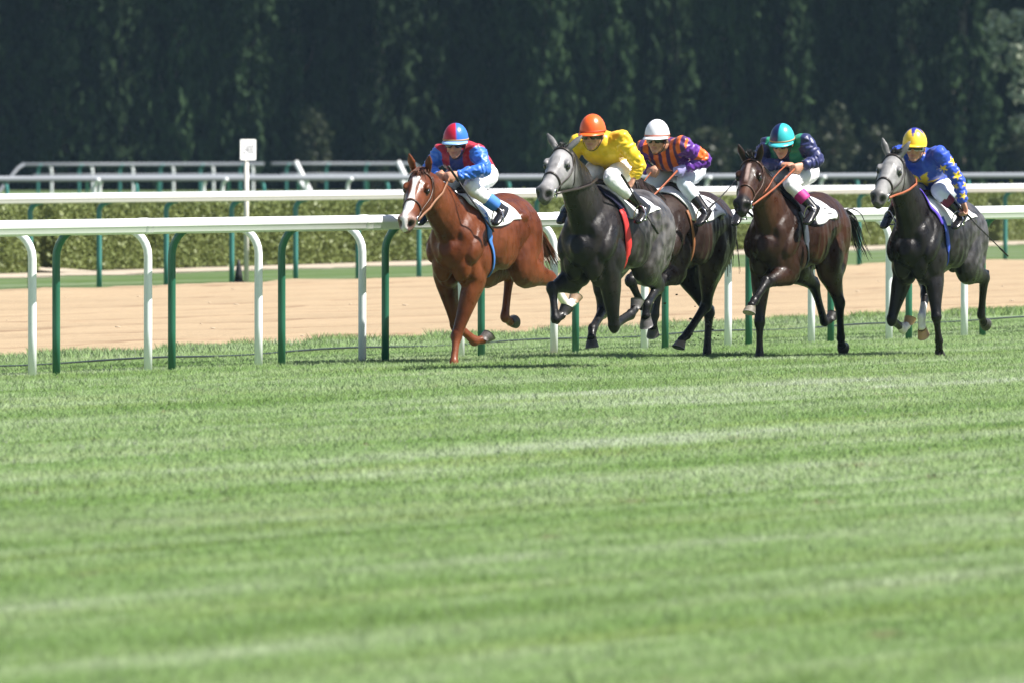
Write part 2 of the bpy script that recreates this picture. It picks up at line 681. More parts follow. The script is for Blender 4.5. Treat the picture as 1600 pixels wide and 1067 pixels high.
# ---- turf: single blades, as many as the lens can tell apart, over everything the camera sees of the near track
def turf_blades(name, n, ylo, yhi, hmin, hmax, wid, plo=-99.0, phi=99.0, label=None, margin=1.22, zb=SOIL, far=False):
    Y = np.sqrt(rng.uniform(ylo ** 2, yhi ** 2, n))
    X = rng.uniform(-1, 1, n) * Y * (800 / 18900.0) * margin
    d = np.stack([X, Y], 1) - P0
    a, p = d @ U, d @ N
    edge = np.interp(a, [q[0] for q in SAND_NEAR], [q[1] for q in SAND_NEAR])
    wob = 0.22 * np.sin(a * 1.9) + 0.18 * np.sin(a * 4.7 + 1) + 0.12 * np.sin(a * 11.3 + 2)
    ok = (p > np.maximum(edge + 0.05 + wob, plo)) & (p < phi)
    X, Y, a, p, edge = X[ok], Y[ok], a[ok], p[ok], edge[ok]
    n = len(X)
    # tussocks and mown swathes: height varies with slow noise
    h1 = np.sin(p * 2.1 + 0.7 * np.sin(a * 0.21)) + 0.7 * np.sin(p * 5.3 + a * 0.13 + 1.2 * np.sin(a * 0.4))
    h2 = np.sin(a * 2.3 + 1.7 * np.sin(p * 3.1)) * np.sin(p * 4.2 + 2.0 * np.sin(a * 1.1))
    H = rng.uniform(hmin, hmax, n) * (1 + 0.12 * h1 + 0.14 * h2)
    th = rng.uniform(0, 2 * np.pi, n)
    w = wid * rng.uniform(0.7, 1.35, n) * (Y / 60.0) ** 0.35
    lean = rng.uniform(0.2, 1.5, n) * H
    la = rng.uniform(0, 2 * np.pi, n)
    v = np.empty((n, 3, 3), np.float32)
    ox, oy = np.cos(th) * w / 2, np.sin(th) * w / 2
    v[:, 0] = np.stack([X - ox, Y - oy, np.full(n, zb)], 1)
    v[:, 1] = np.stack([X + ox, Y + oy, np.full(n, zb)], 1)
    v[:, 2] = np.stack([X + np.cos(la) * lean, Y + np.sin(la) * lean, zb + H], 1)
    o = big_mesh(name, v.reshape(-1, 3), 3, M_BLADE)
    return tag(o, label, 'grass', kind='stuff')


turf_blades('turf_grass', 420000, 34, 60, 0.020, 0.044, 0.0070, label='mown green racecourse turf filling the foreground')
turf_blades('turf_grass', 680000, 60, 122, 0.018, 0.039, 0.0080, label='green racecourse turf under the horses and along the rail')
# longer unmown fringe at the edge of the sand
nf = 40000
a = rng.uniform(2, 45, nf)
pp = np.interp(a, [q[0] for q in SAND_NEAR], [q[1] for q in SAND_NEAR]) + np.abs(rng.normal(0, 0.42, nf)) + 0.22 * np.sin(a * 1.9) + 0.15 * np.sin(a * 5.1)
hh = rng.uniform(0.03, 0.075, nf) * (1 + 0.4 * np.sin(a * 1.3) * np.sin(a * 3.7))
pos = P0 + a[:, None] * U + pp[:, None] * N
th = rng.uniform(0, 6.28, nf)
la = rng.uniform(0, 6.28, nf)
v = np.empty((nf, 3, 3), np.float32)
v[:, 0] = np.column_stack([pos[:, 0] - np.cos(th) * .006, pos[:, 1] - np.sin(th) * .006, np.full(nf, SOIL)])
v[:, 1] = np.column_stack([pos[:, 0] + np.cos(th) * .006, pos[:, 1] + np.sin(th) * .006, np.full(nf, SOIL)])
v[:, 2] = np.column_stack([pos[:, 0] + np.cos(la) * hh * .6, pos[:, 1] + np.sin(la) * hh * .6, SOIL + hh])
tag(big_mesh('verge_grass', v.reshape(-1, 3), 3, M_BLADE), 'ragged longer grass fringe along the near edge of the sand', 'grass', kind='stuff')
# ================================================================== running rails
M_WHITE = mat('rail_white_plastic', (0.78, 0.79, 0.80), 0.38, spec=0.45, vary=0.06, scale=2.2)
M_GREEN = mat('post_green_paint', (0.018, 0.115, 0.068), 0.35, spec=0.5, vary=0.18, scale=9)
M_TEAL = mat('post_teal_paint', (0.045, 0.20, 0.18), 0.4, spec=0.5, vary=0.15, scale=9)
M_WPOST = mat('post_white_paint', (0.76, 0.79, 0.80), 0.4, spec=0.45, vary=0.05, scale=8)
M_OLD = mat('old_rail_plastic', (0.17, 0.185, 0.21), 0.55, vary=0.10, scale=6)
M_BLACK = mat('black_rubber', (0.012, 0.012, 0.013), 0.6)


def beam(name, a0, a1, p0, p1, zc, hw, hh, material, parent, groove=True, orient=1, seg=2.0):
    """rounded hollow-looking rail: wide domed cap above a narrower skirt, following the line"""
    prof = []
    for k in range(9):
        t = math.pi * k / 8
        prof.append((hw * math.cos(t), hh * 0.12 + hh * 0.88 * math.sin(t)))
    if groove:
        prof += [(-hw, -hh * 0.08), (-hw * 0.90, -hh * 0.13), (-hw * 0.86, -hh * 0.75), (-hw * 0.6, -hh), (hw * 0.6, -hh), (hw * 0.86, -hh * 0.75), (hw * 0.90, -hh * 0.13), (hw, -hh * 0.08)]
    else:
        prof += [(-hw * 0.95, -hh * 0.5), (-hw * 0.5, -hh), (hw * 0.5, -hh), (hw * 0.95, -hh * 0.5)]
    m = len(prof)
    cnt = max(2, int((a1 - a0) / seg) + 1)
    v, f = [], []
    for i in range(cnt):
        t = i / (cnt - 1)
        a = a0 + (a1 - a0) * t
        p = p0 + (p1 - p0) * t
        for x, z in prof:
            v.append(W(a, p + x, zc + z))
    for i in range(cnt - 1):
        for k in range(m):
            f.append((i * m + k, (i + 1) * m + k, (i + 1) * m + (k + 1) % m, i * m + (k + 1) % m))
    f.append(tuple(range(m)))
    f.append(tuple((cnt - 1) * m + k for k in range(m - 1, -1, -1)))
    o = new_obj(name, v, f, material, parent, smooth=True)
    return o


def goose_pts(over, ztop, zbend):
    """post profile (offset across, z): straight up then bending over to the rail"""
    pts = [(0, SOIL - 0.05), (0, 0.3), (0, zbend)]
    for k in range(1, 8):
        t = k / 7 * math.pi / 2
        pts.append((over * (1 - math.cos(t)), zbend + (ztop - zbend) * math.sin(t)))
    return pts


def posts(parent, alist, p, over, ztop, zbend, r, material, pfun=None):
    me = None
    for a in alist:
        pp = pfun(a) if pfun else p
        if me is None:
            mb = MB()
            mb.tube([tuple(N * x) + (z,) for x, z in goose_pts(over, ztop, zbend)], r, 12)
            o = mb.build('post', material, parent)
            me = o.data
        else:
            o = bpy.data.objects.new('post', me)
            col.objects.link(o)
            o.parent = parent
        o.location = W(a, pp, 0)
        o.rotation_euler = (0, 0, random.uniform(-0.03, 0.03))


# near pair: the rail on green posts leans over the turf, the one on white posts leans over the sand
WH = [-4.0, -1.9, 0.26, 2.41, 4.55, 6.64, 8.70, 10.73, 12.77, 14.72, 16.73, 18.67, 20.61, 22.6, 24.6, 26.6]
GR = [-3.8, -1.7, 0.44, 2.60, 4.74, 6.84, 8.86, 10.92, 12.95, 14.91, 16.90, 18.86, 20.77, 22.7, 24.7, 26.7]
r1 = empty('running_rail', W(0, 0, 0) * 0)
tag(r1, 'white running rail on green posts beside the galloping horses', 'rail')
for i, (x0, x1) in enumerate(((-6, 5.8), (5.806, 17.9), (17.906, 30))):
    beam('rail_beam', x0, x1, 0.26, 0.26, 1.125, 0.062, 0.060, M_WHITE, r1)
posts(r1, GR, 0.0, 0.25, 1.128, 0.88, 0.031, M_GREEN)
r2 = empty('running_rail', (0, 0, 0))
tag(r2, 'white running rail on white posts, its beam just behind the green-posted one', 'rail')
for x0, x1 in ((-6, 3.7), (3.706, 15.8), (15.806, 30)):
    beam('rail_beam', x0, x1, -0.36, -0.36, 1.10, 0.05, 0.052, M_WHITE, r2, groove=False)
posts(r2, WH, -0.12, -0.235, 1.105, 0.88, 0.033, M_WPOST)

# sleeves where the beam lengths join
for rr, pp, zc, hw, lst in ((r1, 0.26, 1.125, 0.062, (1.5, 5.8, 9.9, 14.0, 17.9, 22.0)), (r2, -0.36, 1.10, 0.05, (3.7, 7.7, 11.8, 15.8, 19.9))):
    for a in lst:
        beam('joint_sleeve', a - 0.07, a + 0.07, pp, pp, zc, hw * 1.05, hw * 1.03, M_WHITE, rr, groove=(rr is r1), seg=0.1)

# rail on the far side of the sand
r3 = empty('running_rail', (0, 0, 0))
tag(r3, 'white running rail on teal posts along the far side of the sand', 'rail')
RP = lambda a: -23.2 - 0.006 * (a - 48)
for x0, x1 in ((30, 62), (62.006, 120)):
    beam('rail_beam', x0, x1, RP(x0), RP(x1), 1.075, 0.062, 0.062, M_WHITE, r3)
posts(r3, [49.63 + 2.03 * k for k in range(-4, 27)], 0, 0.16, 1.03, 0.9, 0.033, M_TEAL, pfun=lambda a: RP(a) - 0.16)

# far rails behind the hedge; q gives two ends in world X, Y
_U, _N, _P = U, N, P0


def far_rail(label, e0, e1, zc, hh, material, postmat, step, ends=(False, False), rp=0.035, lower=None, alt=None):
    global U, N, P0
    e0, e1 = np.array(e0, float), np.array(e1, float)
    U = (e1 - e0) / np.linalg.norm(e1 - e0)
    N = np.array((U[1], -U[0]))
    P0 = e0
    L_ = np.linalg.norm(e1 - e0)
    r = empty('running_rail', (0, 0, 0))
    tag(r, label, 'rail')
    beam('rail_beam', 0, L_, 0, 0, zc, hh, hh, material, r, groove=False, seg=6)
    if lower:
        beam('rail_beam', 0.4, L_ - 0.4, 0.0, 0.0, lower, hh * 0.8, hh * 0.8, material, r, groove=False, seg=6)
    al = np.arange(0.6, L_ - 0.3, step)
    posts(r, al, 0, 0.12, zc - hh * 0.4, zc - 0.22, rp, postmat)
    if alt:
        posts(r, al + step * 0.33, 0, -0.12, zc - hh * 0.4, zc - 0.22, rp, alt)
    for k, (fl, s) in enumerate(zip(ends, (0, L_))):
        if fl:
            d = -1 if k == 0 else 1
            mb = MB()
            mb.tube([W(s, 0, zc + hh * 0.2), W(s + d * 0.25, 0, zc - 0.1), W(s + d * 1.0, 0, 0.35), W(s + d * 1.3, 0, SOIL)], 0.045, 10)
            mb.build('end_ramp', material, r)
    U, N, P0 = _U, _N, _P


far_rail('long pale rail on white and green posts running behind the hedge', (-12.5, 214), (16.0, 246), 1.08, 0.055, M_OLD, M_WPOST, 3.4, alt=M_TEAL)
far_rail('grey rail section with a ramped left end before the dark trees', (-13.8, 342), (-7.2, 350), 1.07, 0.045, M_OLD, M_TEAL, 1.75, (True, False), alt=M_WPOST, lower=0.76)
far_rail('pale grey rail section left of the white diagonal ramp', (-7.0, 352), (-2.95, 356), 1.07, 0.045, M_OLD, M_TEAL, 1.6, (False, True), lower=0.76)
far_rail('low second rail seen through the far grey sections', (-10.4, 232), (-2.3, 239), 1.03, 0.035, M_OLD, M_WPOST, 2.6)
far_rail('weathered rail with green uprights far behind the marker sign', (-11.9, 325), (-2.0, 333), 0.78, 0.04, M_OLD, M_GREEN, 2.4)
# two stout white diagonal braces
for X, Y, lab in ((-4.75, 272, 'thick white diagonal brace leaning left of the rail gap'), (-2.45, 272, 'thick white diagonal brace beside the chestnut horse\'s ears')):
    s = empty('rail_brace', (X, Y, 0))
    tag(s, lab, 'brace')
    mb = MB()
    mb.tube([(-0.12, 0, 1.30), (0.16, 0, 0.72), (0.30, 0, 0.45), (0.5, 0, SOIL)], 0.058, 10)
    mb.build('tube', M_WHITE, s)
    mb = MB()
    mb.tube([(-0.10, 0.3, 0.98), (0.12, 0.3, 0.62), (0.4, 0.3, SOIL)], 0.05, 10)
    mb.build('tube', M_WHITE, s)

# black water hose lying on the verge behind the near rail
hp = [(-6, -1.6), (2, -1.75), (6, -1.85), (12, -2.2), (18, -2.55), (22, -2.75), (27, -3.0), (34, -3.4), (44, -3.9)]
pts = []
for a in np.arange(-6, 44, 0.5):
    p = np.interp(a, *np.array(hp).T) + 0.05 * math.sin(a * 0.45) + 0.02 * math.sin(a * 1.1)
    pts.append(W(a, p, -0.004 + 0.010 * math.sin(a * 1.3)))
mb = MB()
mb.tube(pts, 0.0085, 8)
tag(mb.build('water_hose', mat('hose_rubber', (0.012, 0.013, 0.014), 0.3)), 'long dark hose lying on the grass behind the near rail', 'hose')

# distance marker
sx, sy = -3.414, 155.5
s = empty('distance_marker', (sx, sy, 0), math.radians(32))
tag(s, 'square white distance marker board on a pale post', 'sign')
mb = MB()
mb.tube([(0, 0, SOIL - .05), (0, 0, 1.62)], 0.032, 12)
mb.build('post', mat('marker_post', (0.62, 0.60, 0.54), 0.6), s)
mb = MB()
hw, hh = 0.118, 0.135
ring = []
for cx, cz, a0 in ((hw - .02, hh - .02, 0), (-hw + .02, hh - .02, 90), (-hw + .02, -hh + .02, 180), (hw - .02, -hh + .02, 270)):
    for k in range(4):
        t = math.radians(a0 + 30 * k)
        ring.append((cx + .02 * math.cos(t), cz + .02 * math.sin(t)))
m = len(ring)
v = [(x, -0.046, z + 1.665) for x, z in ring] + [(x, -0.034, z + 1.665) for x, z in ring]
f = [tuple(range(m)), tuple(range(2 * m - 1, m - 1, -1))] + [(k, (k + 1) % m, m + (k + 1) % m, m + k) for k in range(m)]
bd = mb.add(v, f).build('board', M_WHITE, s, smooth=False)
fc = bpy.data.curves.new('digits', 'FONT')
fc.body = '2400'
fc.size = 0.14
fc.align_x = 'CENTER'
fc.align_y = 'CENTER'
fc.extrude = 0.0006
to = bpy.data.objects.new('digits', fc)
col.objects.link(to)
dg = bpy.context.evaluated_depsgraph_get()
tm = bpy.data.meshes.new_from_object(to.evaluated_get(dg))
bpy.data.objects.remove(to)
to = bpy.data.objects.new('digits', tm)
tm.materials.clear()
tm.materials.append(mat('digit_paint', (0.13, 0.14, 0.17), 0.5))
col.objects.link(to)
to.parent = bd
to.location = (0, -0.0475, 1.665)
to.rotation_euler = (math.pi / 2, 0, 0)
to.scale = (0.60, 1.15, 1)
# small dark cone standing at its foot
mb = MB()
cx, cy = (373 - 800) / 18900 * 154.0, 154.0
k = empty('marker_cone', (cx, cy, SOIL))
tag(k, 'small black cone standing by the foot of the marker post', 'cone')
mb.tube([(0, 0, .03), (0, 0, .12), (0, 0, .24), (0, 0, .30)], [0.058, 0.046, 0.026, 0.012], 14)
mb.build('cone_body', M_BLACK, k)
mb = MB()
mb.box((0, 0, .015), (0.15, 0.15, 0.03))
mb.build('base', M_BLACK, k, smooth=False)
# ================================================================== planting
def leaf_quads(C, size, aspect=1.6, up=None, jitter=1.0):
    """one diamond-ish quad per centre, random orientation (or hanging when up is given)"""
    n = len(C)
    d = rng.normal(size=(n, 3))
    if up is not None:
        d = d * jitter + np.array(up)
    d /= np.linalg.norm(d, axis=1)[:, None]
    e = rng.normal(size=(n, 3))
    e -= d * (e * d).sum(1)[:, None]
    e /= np.linalg.norm(e, axis=1)[:, None]
    s = (size * rng.uniform(0.6, 1.4, n))[:, None]
    v = np.empty((n, 4, 3), np.float32)
    v[:, 0] = C - d * s * aspect / 2
    v[:, 1] = C + e * s / 2 - d * s * 0.1
    v[:, 2] = C + d * s * aspect / 2
    v[:, 3] = C - e * s / 2 - d * s * 0.1
    return v.reshape(-1, 3)


M_HEDGE = leaf_mat('hedge_leaf', (0.125, 0.160, 0.048), (0.195, 0.232, 0.075), 0.3, pos_scale=0.9)
M_HCORE = mat('hedge_core', (0.11, 0.135, 0.048), 0.9, scale=8)


def hedge(a0, a1, label, height=0.90, n=30000, thick=1.5):
    r = empty('hedge', (0, 0, 0))
    tag(r, label, 'hedge', 'clipped hedge beyond the sand')
    hp = np.array(HEDGE)
    P = lambda a: np.interp(a, hp[:, 0], hp[:, 1])
    # dense twiggy core
    aa = np.linspace(a0 + 0.08, a1 - 0.08, max(3, int((a1 - a0) / 1.5)))
    v, f = [], []
    for a in aa:
        p = P(a)
        for dp, z in ((-0.1, SOIL), (-0.1, height - 0.16), (-thick + 0.1, height - 0.16), (-thick + 0.1, SOIL)):
            v.append(W(a, p + dp, z))
    m = len(aa)
    for i in range(m - 1):
        for k in range(4):
            f.append((i * 4 + k, (i + 1) * 4 + k, (i + 1) * 4 + (k + 1) % 4, i * 4 + (k + 1) % 4))
    f += [(0, 1, 2, 3), ((m - 1) * 4 + 3, (m - 1) * 4 + 2, (m - 1) * 4 + 1, (m - 1) * 4)]
    new_obj('core', v, f, M_HCORE, r)
    # leaves on front, top and ends
    a = rng.uniform(a0, a1, n)
    w = rng.random(n)
    side = rng.random(n)
    lump = 0.05 * np.sin(a * 1.7) * np.sin(a * 0.63 + 1) + 0.025 * np.sin(a * 5.1)
    front = side < 0.60
    dep = np.abs(rng.normal(0, 0.07, n))
    z = np.where(front, SOIL + 0.03 + w * (height - 0.03), height + lump - dep + rng.normal(0, .03, n))
    dp = np.where(front, -dep + lump * 0.7 - 0.10 * np.clip(z - height + .25, 0, 1) * 2, -w * thick)
    en = side > 0.96
    ee = np.where(rng.random(n) < 0.5, a0, a1)
    a = np.where(en, ee + rng.normal(0, 0.06, n), a)
    z = np.where(en, SOIL + rng.random(n) * height, z)
    dp = np.where(en, -rng.random(n) * thick, dp)
    pos = P0 + a[:, None] * U + (P(a) + dp)[:, None] * N
    C = np.column_stack([pos, z])
    big_mesh('leaves', leaf_quads(C, 0.048, 1.5), 4, M_HEDGE, r)
    return r


hedge(44, 65.5, 'clipped green hedge left of the sandy gap', n=32000)
hedge(66.35, 86.0, 'clipped green hedge right of the sandy gap, behind the marker sign', n=60000)
hedge(86.1, 116.1, 'long clipped hedge behind the horses', n=70000)
hedge(117.3, 140, 'clipped hedge at the far right edge beyond the whip', n=20000)

M_BARK = mat('bark', (0.17, 0.15, 0.12), 0.9, scale=5, vary=0.3, bump=0.5)
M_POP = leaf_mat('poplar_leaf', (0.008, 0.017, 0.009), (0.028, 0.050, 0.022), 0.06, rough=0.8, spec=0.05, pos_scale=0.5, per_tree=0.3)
M_PALE = leaf_mat('pale_leaf', (0.07, 0.10, 0.06), (0.44, 0.48, 0.36), 0.2, rough=0.5, pos_scale=0.8)
M_SHRUB = leaf_mat('shrub_leaf', (0.012, 0.021, 0.010), (0.040, 0.052, 0.024), 0.25, pos_scale=0.9)


def poplar_mesh(seed, height=23.0):
    """column of upright sprays; the lower nine metres, which the lens sees, carry small leaves"""
    r = np.random.default_rng(seed)
    n1, n2 = 9000, 1500
    parts = []
    for n, z0, z1, sz in ((n1, 0.3, 10.0, 0.15), (n2, 9.5, height, 0.62)):
        # sprays: upright curved lines with leaves along them
        ns = n // 28
        az = r.uniform(0, 2 * np.pi, ns)
        zb = r.uniform(z0 - 1.0, z1 - 0.6, ns)
        ln = r.uniform(1.0, 2.4, ns)
        rad = (1.55 + 0.35 * np.sin(3 * az + seed) + 0.2 * np.sin(7 * az + 2 * seed)) * np.sqrt(r.uniform(0.22, 1.0, ns))
        k = r.integers(0, ns, n)
        t = r.random(n)
        env = np.clip(1.25 - 0.9 * np.clip((zb[k] + ln[k] * t) / height, 0, 1) ** 2, 0.2, 1) * np.clip(0.8 + (zb[k] + t * ln[k]) / 6.0, 0.8, 1.0)
        rr = rad[k] * env + 0.10 * t
        a = az[k] + 0.06 * t
        C = np.column_stack([np.cos(a) * rr, np.sin(a) * rr, zb[k] + ln[k] * t]) + r.normal(0, 0.11, (n, 3))
        C = C[C[:, 2] > -0.04]
        parts.append(leaf_quads(C, sz, 3.2, up=(0, 0, -1.0), jitter=0.45))
    return np.concatenate(parts)


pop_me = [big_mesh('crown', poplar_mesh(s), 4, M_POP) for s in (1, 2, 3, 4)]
trunk_me = []
for s in range(2):
    mb = MB()
    mb.tube([(0, 0, SOIL - .1), (0.05, 0, 1.2), (-0.04, 0.05, 5), (0.03, 0, 12), (0, 0, 21)], [0.30, 0.22, 0.19, 0.13, 0.03], 9)
    for k in range(7):
        z = 1.6 + 1.2 * k
        t = random.uniform(0, 6.28)
        mb.tube([(0, 0, z), (0.55 * math.cos(t), 0.55 * math.sin(t), z + 0.7), (0.9 * math.cos(t), 0.9 * math.sin(t), z + 2.2)], [0.07, 0.05, 0.015], 6)
    trunk_me.append(mb.build('trunk', M_BARK))
LAB = {}
used_c, used_t = [0] * 4, [0] * 2
ti = 0


def place_tree(x, y, label, group, sc):
    global ti
    root = empty('poplar_tree', (x, y, 0), random.uniform(0, 6.28))
    root.scale = (sc[0], sc[0], sc[1])
    tag(root, label, 'tree', group)
    k = ti % 4
    j = ti % 2
    ti += 1
    for src, used, q in ((pop_me[k], used_c, k), (trunk_me[j], used_t, j)):
        if used[q] == 0:
            o = src
        else:
            o = src.copy()
            col.objects.link(o)
        used[q] += 1
        o.parent = root
    return root


ORD = ['first', 'second', 'third', 'fourth', 'fifth', 'sixth', 'seventh', 'eighth', 'ninth', 'tenth', 'eleventh', 'twelfth', 'thirteenth', 'fourteenth', 'fifteenth', 'sixteenth', 'seventeenth', 'eighteenth', 'nineteenth', 'twentieth']
xs = np.arange(-24.5, 45, 2.15)
seen = 0
for i, x in enumerate(xs):
    inn = -18.6 < x < 18.6
    if inn:
        lab = 'tall dark poplar, %s of the front row counting from the left edge' % (ORD[seen] if seen < 20 else 'last')
        seen += 1
    else:
        lab = 'tall dark poplar of the front row standing beyond the picture edge'
    place_tree(x + random.uniform(-.45, .45), 430 + random.uniform(-1.2, 1.2) + 0.05 * x, lab, 'front row of dark poplars', (random.uniform(0.86, 1.1), random.uniform(0.92, 1.1)))
for i, x in enumerate(np.arange(-25.5, 34, 2.6)):
    place_tree(x + random.uniform(-.5, .5), 436.5 + random.uniform(-1.0, 1.0),
               'tall dark poplar in the second row, showing between the front trunks', 'second row of dark poplars', (random.uniform(1.0, 1.2), random.uniform(0.95, 1.1)))


# pale broadleaf standing forward of the row at the right edge
def clump_tree(name, x, y, clumps, material, label, leaf, per, trunk_r, h):
    root = empty(name, (x, y, 0))
    tag(root, label, 'tree')
    Cs = []
    for (cx, cy, cz, r) in clumps:
        d = rng.normal(size=(per, 3))
        d /= np.linalg.norm(d, axis=1)[:, None]
        Cs.append(np.array((cx, cy, cz)) + d * (r * rng.uniform(0.35, 1.0, per) ** 0.6)[:, None])
    big_mesh('crown', leaf_quads(np.concatenate(Cs), leaf, 1.4), 4, material, root)
    mb = MB()
    mb.tube([(0, 0, SOIL - .1), (0.1, 0, 1.5), (0.05, 0.1, h * 0.5), (0, 0, h * 0.9)], [trunk_r, trunk_r * 0.8, trunk_r * 0.55, 0.03], 9)
    for (cx, cy, cz, r) in clumps[::3]:
        mb.tube([(0.05, 0, max(1.2, cz * 0.55)), (cx * 0.5, cy * 0.5, cz * 0.85), (cx, cy, cz)], [trunk_r * 0.3, trunk_r * 0.18, 0.012], 6)
    mb.build('trunk', M_BARK, root)
    return root


cl = []
for k in range(95):
    t = random.uniform(0, 6.28)
    z = random.uniform(1.9, 12)
    rr = 2.3 * math.sqrt(random.uniform(0.15, 1)) * (0.75 if z < 3 else 1)
    cl.append((rr * math.cos(t), rr * math.sin(t), z, random.uniform(0.28, 0.62)))
clump_tree('broadleaf_tree', 17.9, 392, cl, M_PALE, 'pale silvery-leaved tree catching the sun at the right edge', 0.14, 95, 0.2, 11)

# undergrowth at the foot of the row
SH = [(-6.9, 2.9, 'right of the distance marker'), 
      (6.9, 2.3, 'left of the turquoise-capped rider'), (11.3, 2.9, 'right of the turquoise-capped rider'), (12.9, 2.2, 'midway between the two right-hand riders'), (18.0, 2.1, 'at the right edge under the pale tree')]
for i, (x, h, where) in enumerate(SH):
    root = empty('shrub', (x, 424 + random.uniform(-2, 1), 0))
    tag(root, 'loose grey-green shrub at the wood edge, ' + where, 'shrub', 'shrubs under the poplars')
    n = 900
    d = rng.normal(size=(n, 3))
    d /= np.linalg.norm(d, axis=1)[:, None]
    rr = rng.uniform(0.3, 1.0, n) ** 0.5
    lob = 1 + 0.35 * np.sin(4 * np.arctan2(d[:, 1], d[:, 0]) + i) * np.sin(3 * d[:, 2] * 2 + i)
    C = d * rr[:, None] * lob[:, None] * np.array((0.55 + 0.35 * ((i * 37) % 10) / 10, 0.7, h * 0.42)) + np.array((0, 0, h * 0.56))
    C = C[C[:, 2] > 0.02]
    big_mesh('foliage', leaf_quads(C, 0.15, 1.5), 4, M_SHRUB, root)
    mb = MB()
    for q in range(4):
        t = q * 1.6 + i
        mb.tube([(0, 0, SOIL - .05), (0.12 * math.cos(t), 0.12 * math.sin(t), h * 0.4), (0.35 * math.cos(t), 0.35 * math.sin(t), h * 0.8)], [0.035, 0.025, 0.008], 6)
    mb.build('stem', M_BARK, root)

# dark undergrowth closing the wood behind the second row
n = 16000
C = np.column_stack([rng.uniform(-32, 40, n), 441.5 + rng.normal(0, 0.8, n), np.abs(rng.normal(0, 1.5, n))])
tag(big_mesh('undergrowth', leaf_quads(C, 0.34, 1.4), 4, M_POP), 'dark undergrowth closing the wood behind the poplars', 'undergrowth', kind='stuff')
# ================================================================== horses
YAW = math.radians(-112.92)
M_COAT = vcol_mat('horse_coat', rough=0.40, spec=0.20, hair=0.35, bump_scale=30, bump=0.35, dist=0.010, vary=0.25, nscale=11, coat=0.10, coat_rough=0.18, rvar=0.15)
M_HAIR = vcol_mat('horse_hair', rough=0.45, spec=0.4, bump=0, vary=0.25, nscale=20)
M_HOOF = vcol_mat('hoof_horn', rough=0.45, spec=0.4, bump_scale=80, bump=0.2, vary=0.2)
M_EYE = mat('horse_eye', (0.012, 0.009, 0.008), 0.08, spec=0.8)

# trunk, withers 1.60 high: (x, centre z, half width, half depth)
TRUNK = [(0.47, 1.10, 0.10, 0.12), (0.42, 1.10, 0.165, 0.20), (0.30, 1.14, 0.215, 0.295), (0.12, 1.185, 0.235, 0.355), (-0.05, 1.20, 0.262, 0.375),
         (-0.25, 1.195, 0.280, 0.340), (-0.45, 1.218, 0.280, 0.308), (-0.65, 1.26, 0.270, 0.280), (-0.85, 1.275, 0.265, 0.280), (-1.00, 1.26, 0.235, 0.260), (-1.12, 1.21, 0.185, 0.205), (-1.19, 1.17, 0.10, 0.12)]
# head along its own axis from the poll: (x, centre z, half width, half depth)
HEAD = [(-0.07, -0.10, 0.065, 0.085), (0.0, -0.095, 0.092, 0.128), (0.08, -0.118, 0.102, 0.158), (0.16, -0.130, 0.106, 0.163), (0.23, -0.124, 0.096, 0.144), (0.31, -0.113, 0.078, 0.115),
        (0.40, -0.105, 0.065, 0.094), (0.48, -0.100, 0.062, 0.084), (0.545, -0.101, 0.069, 0.082), (0.59, -0.108, 0.062, 0.070), (0.625, -0.114, 0.042, 0.045)]


def tub(mb, st, lat=(0, 1, 0), n=18):
    mb.loft(st, lat, n, 4)


def along(pts, spec):
    """stations placed on a jointed limb: (segment, fraction, half width, half depth)"""
    out = []
    for seg, t, a, b in spec:
        p = np.array(pts[seg]) * (1 - t) + np.array(pts[seg + 1]) * t
        out.append((p, a, b))
    return out


def strands(name, roots, dirs, length, drop, material, parent, cols, rad=0.006, seg=7, curl=0.05):
    """hair: tapered curved locks, one mesh"""
    mb = MB()
    cc = []
    for i, (r, d) in enumerate(zip(roots, dirs)):
        r = np.array(r); d = np.array(d) / (np.linalg.norm(d) + 1e-9)
        L = length[i]
        w = np.array((random.gauss(0, curl), random.gauss(0, curl), random.gauss(0, curl)))
        pts = []
        for k in range(seg + 1):
            t = k / seg
            pts.append(r + d * L * t + np.array((0, 0, -1)) * drop * L * t * t + w * L * math.sin(t * 5 + i) * t)
        k0 = len(mb.v)
        mb.tube(pts, [rad * (1 - 0.85 * (k / seg) ** 1.5) for k in range(seg + 1)], 4)
        c = np.array(cols[i % len(cols)])
        cc += [c] * (len(mb.v) - k0)
    o = mb.build(name, material, parent)
    set_col(o.data, np.array(cc))
    return o


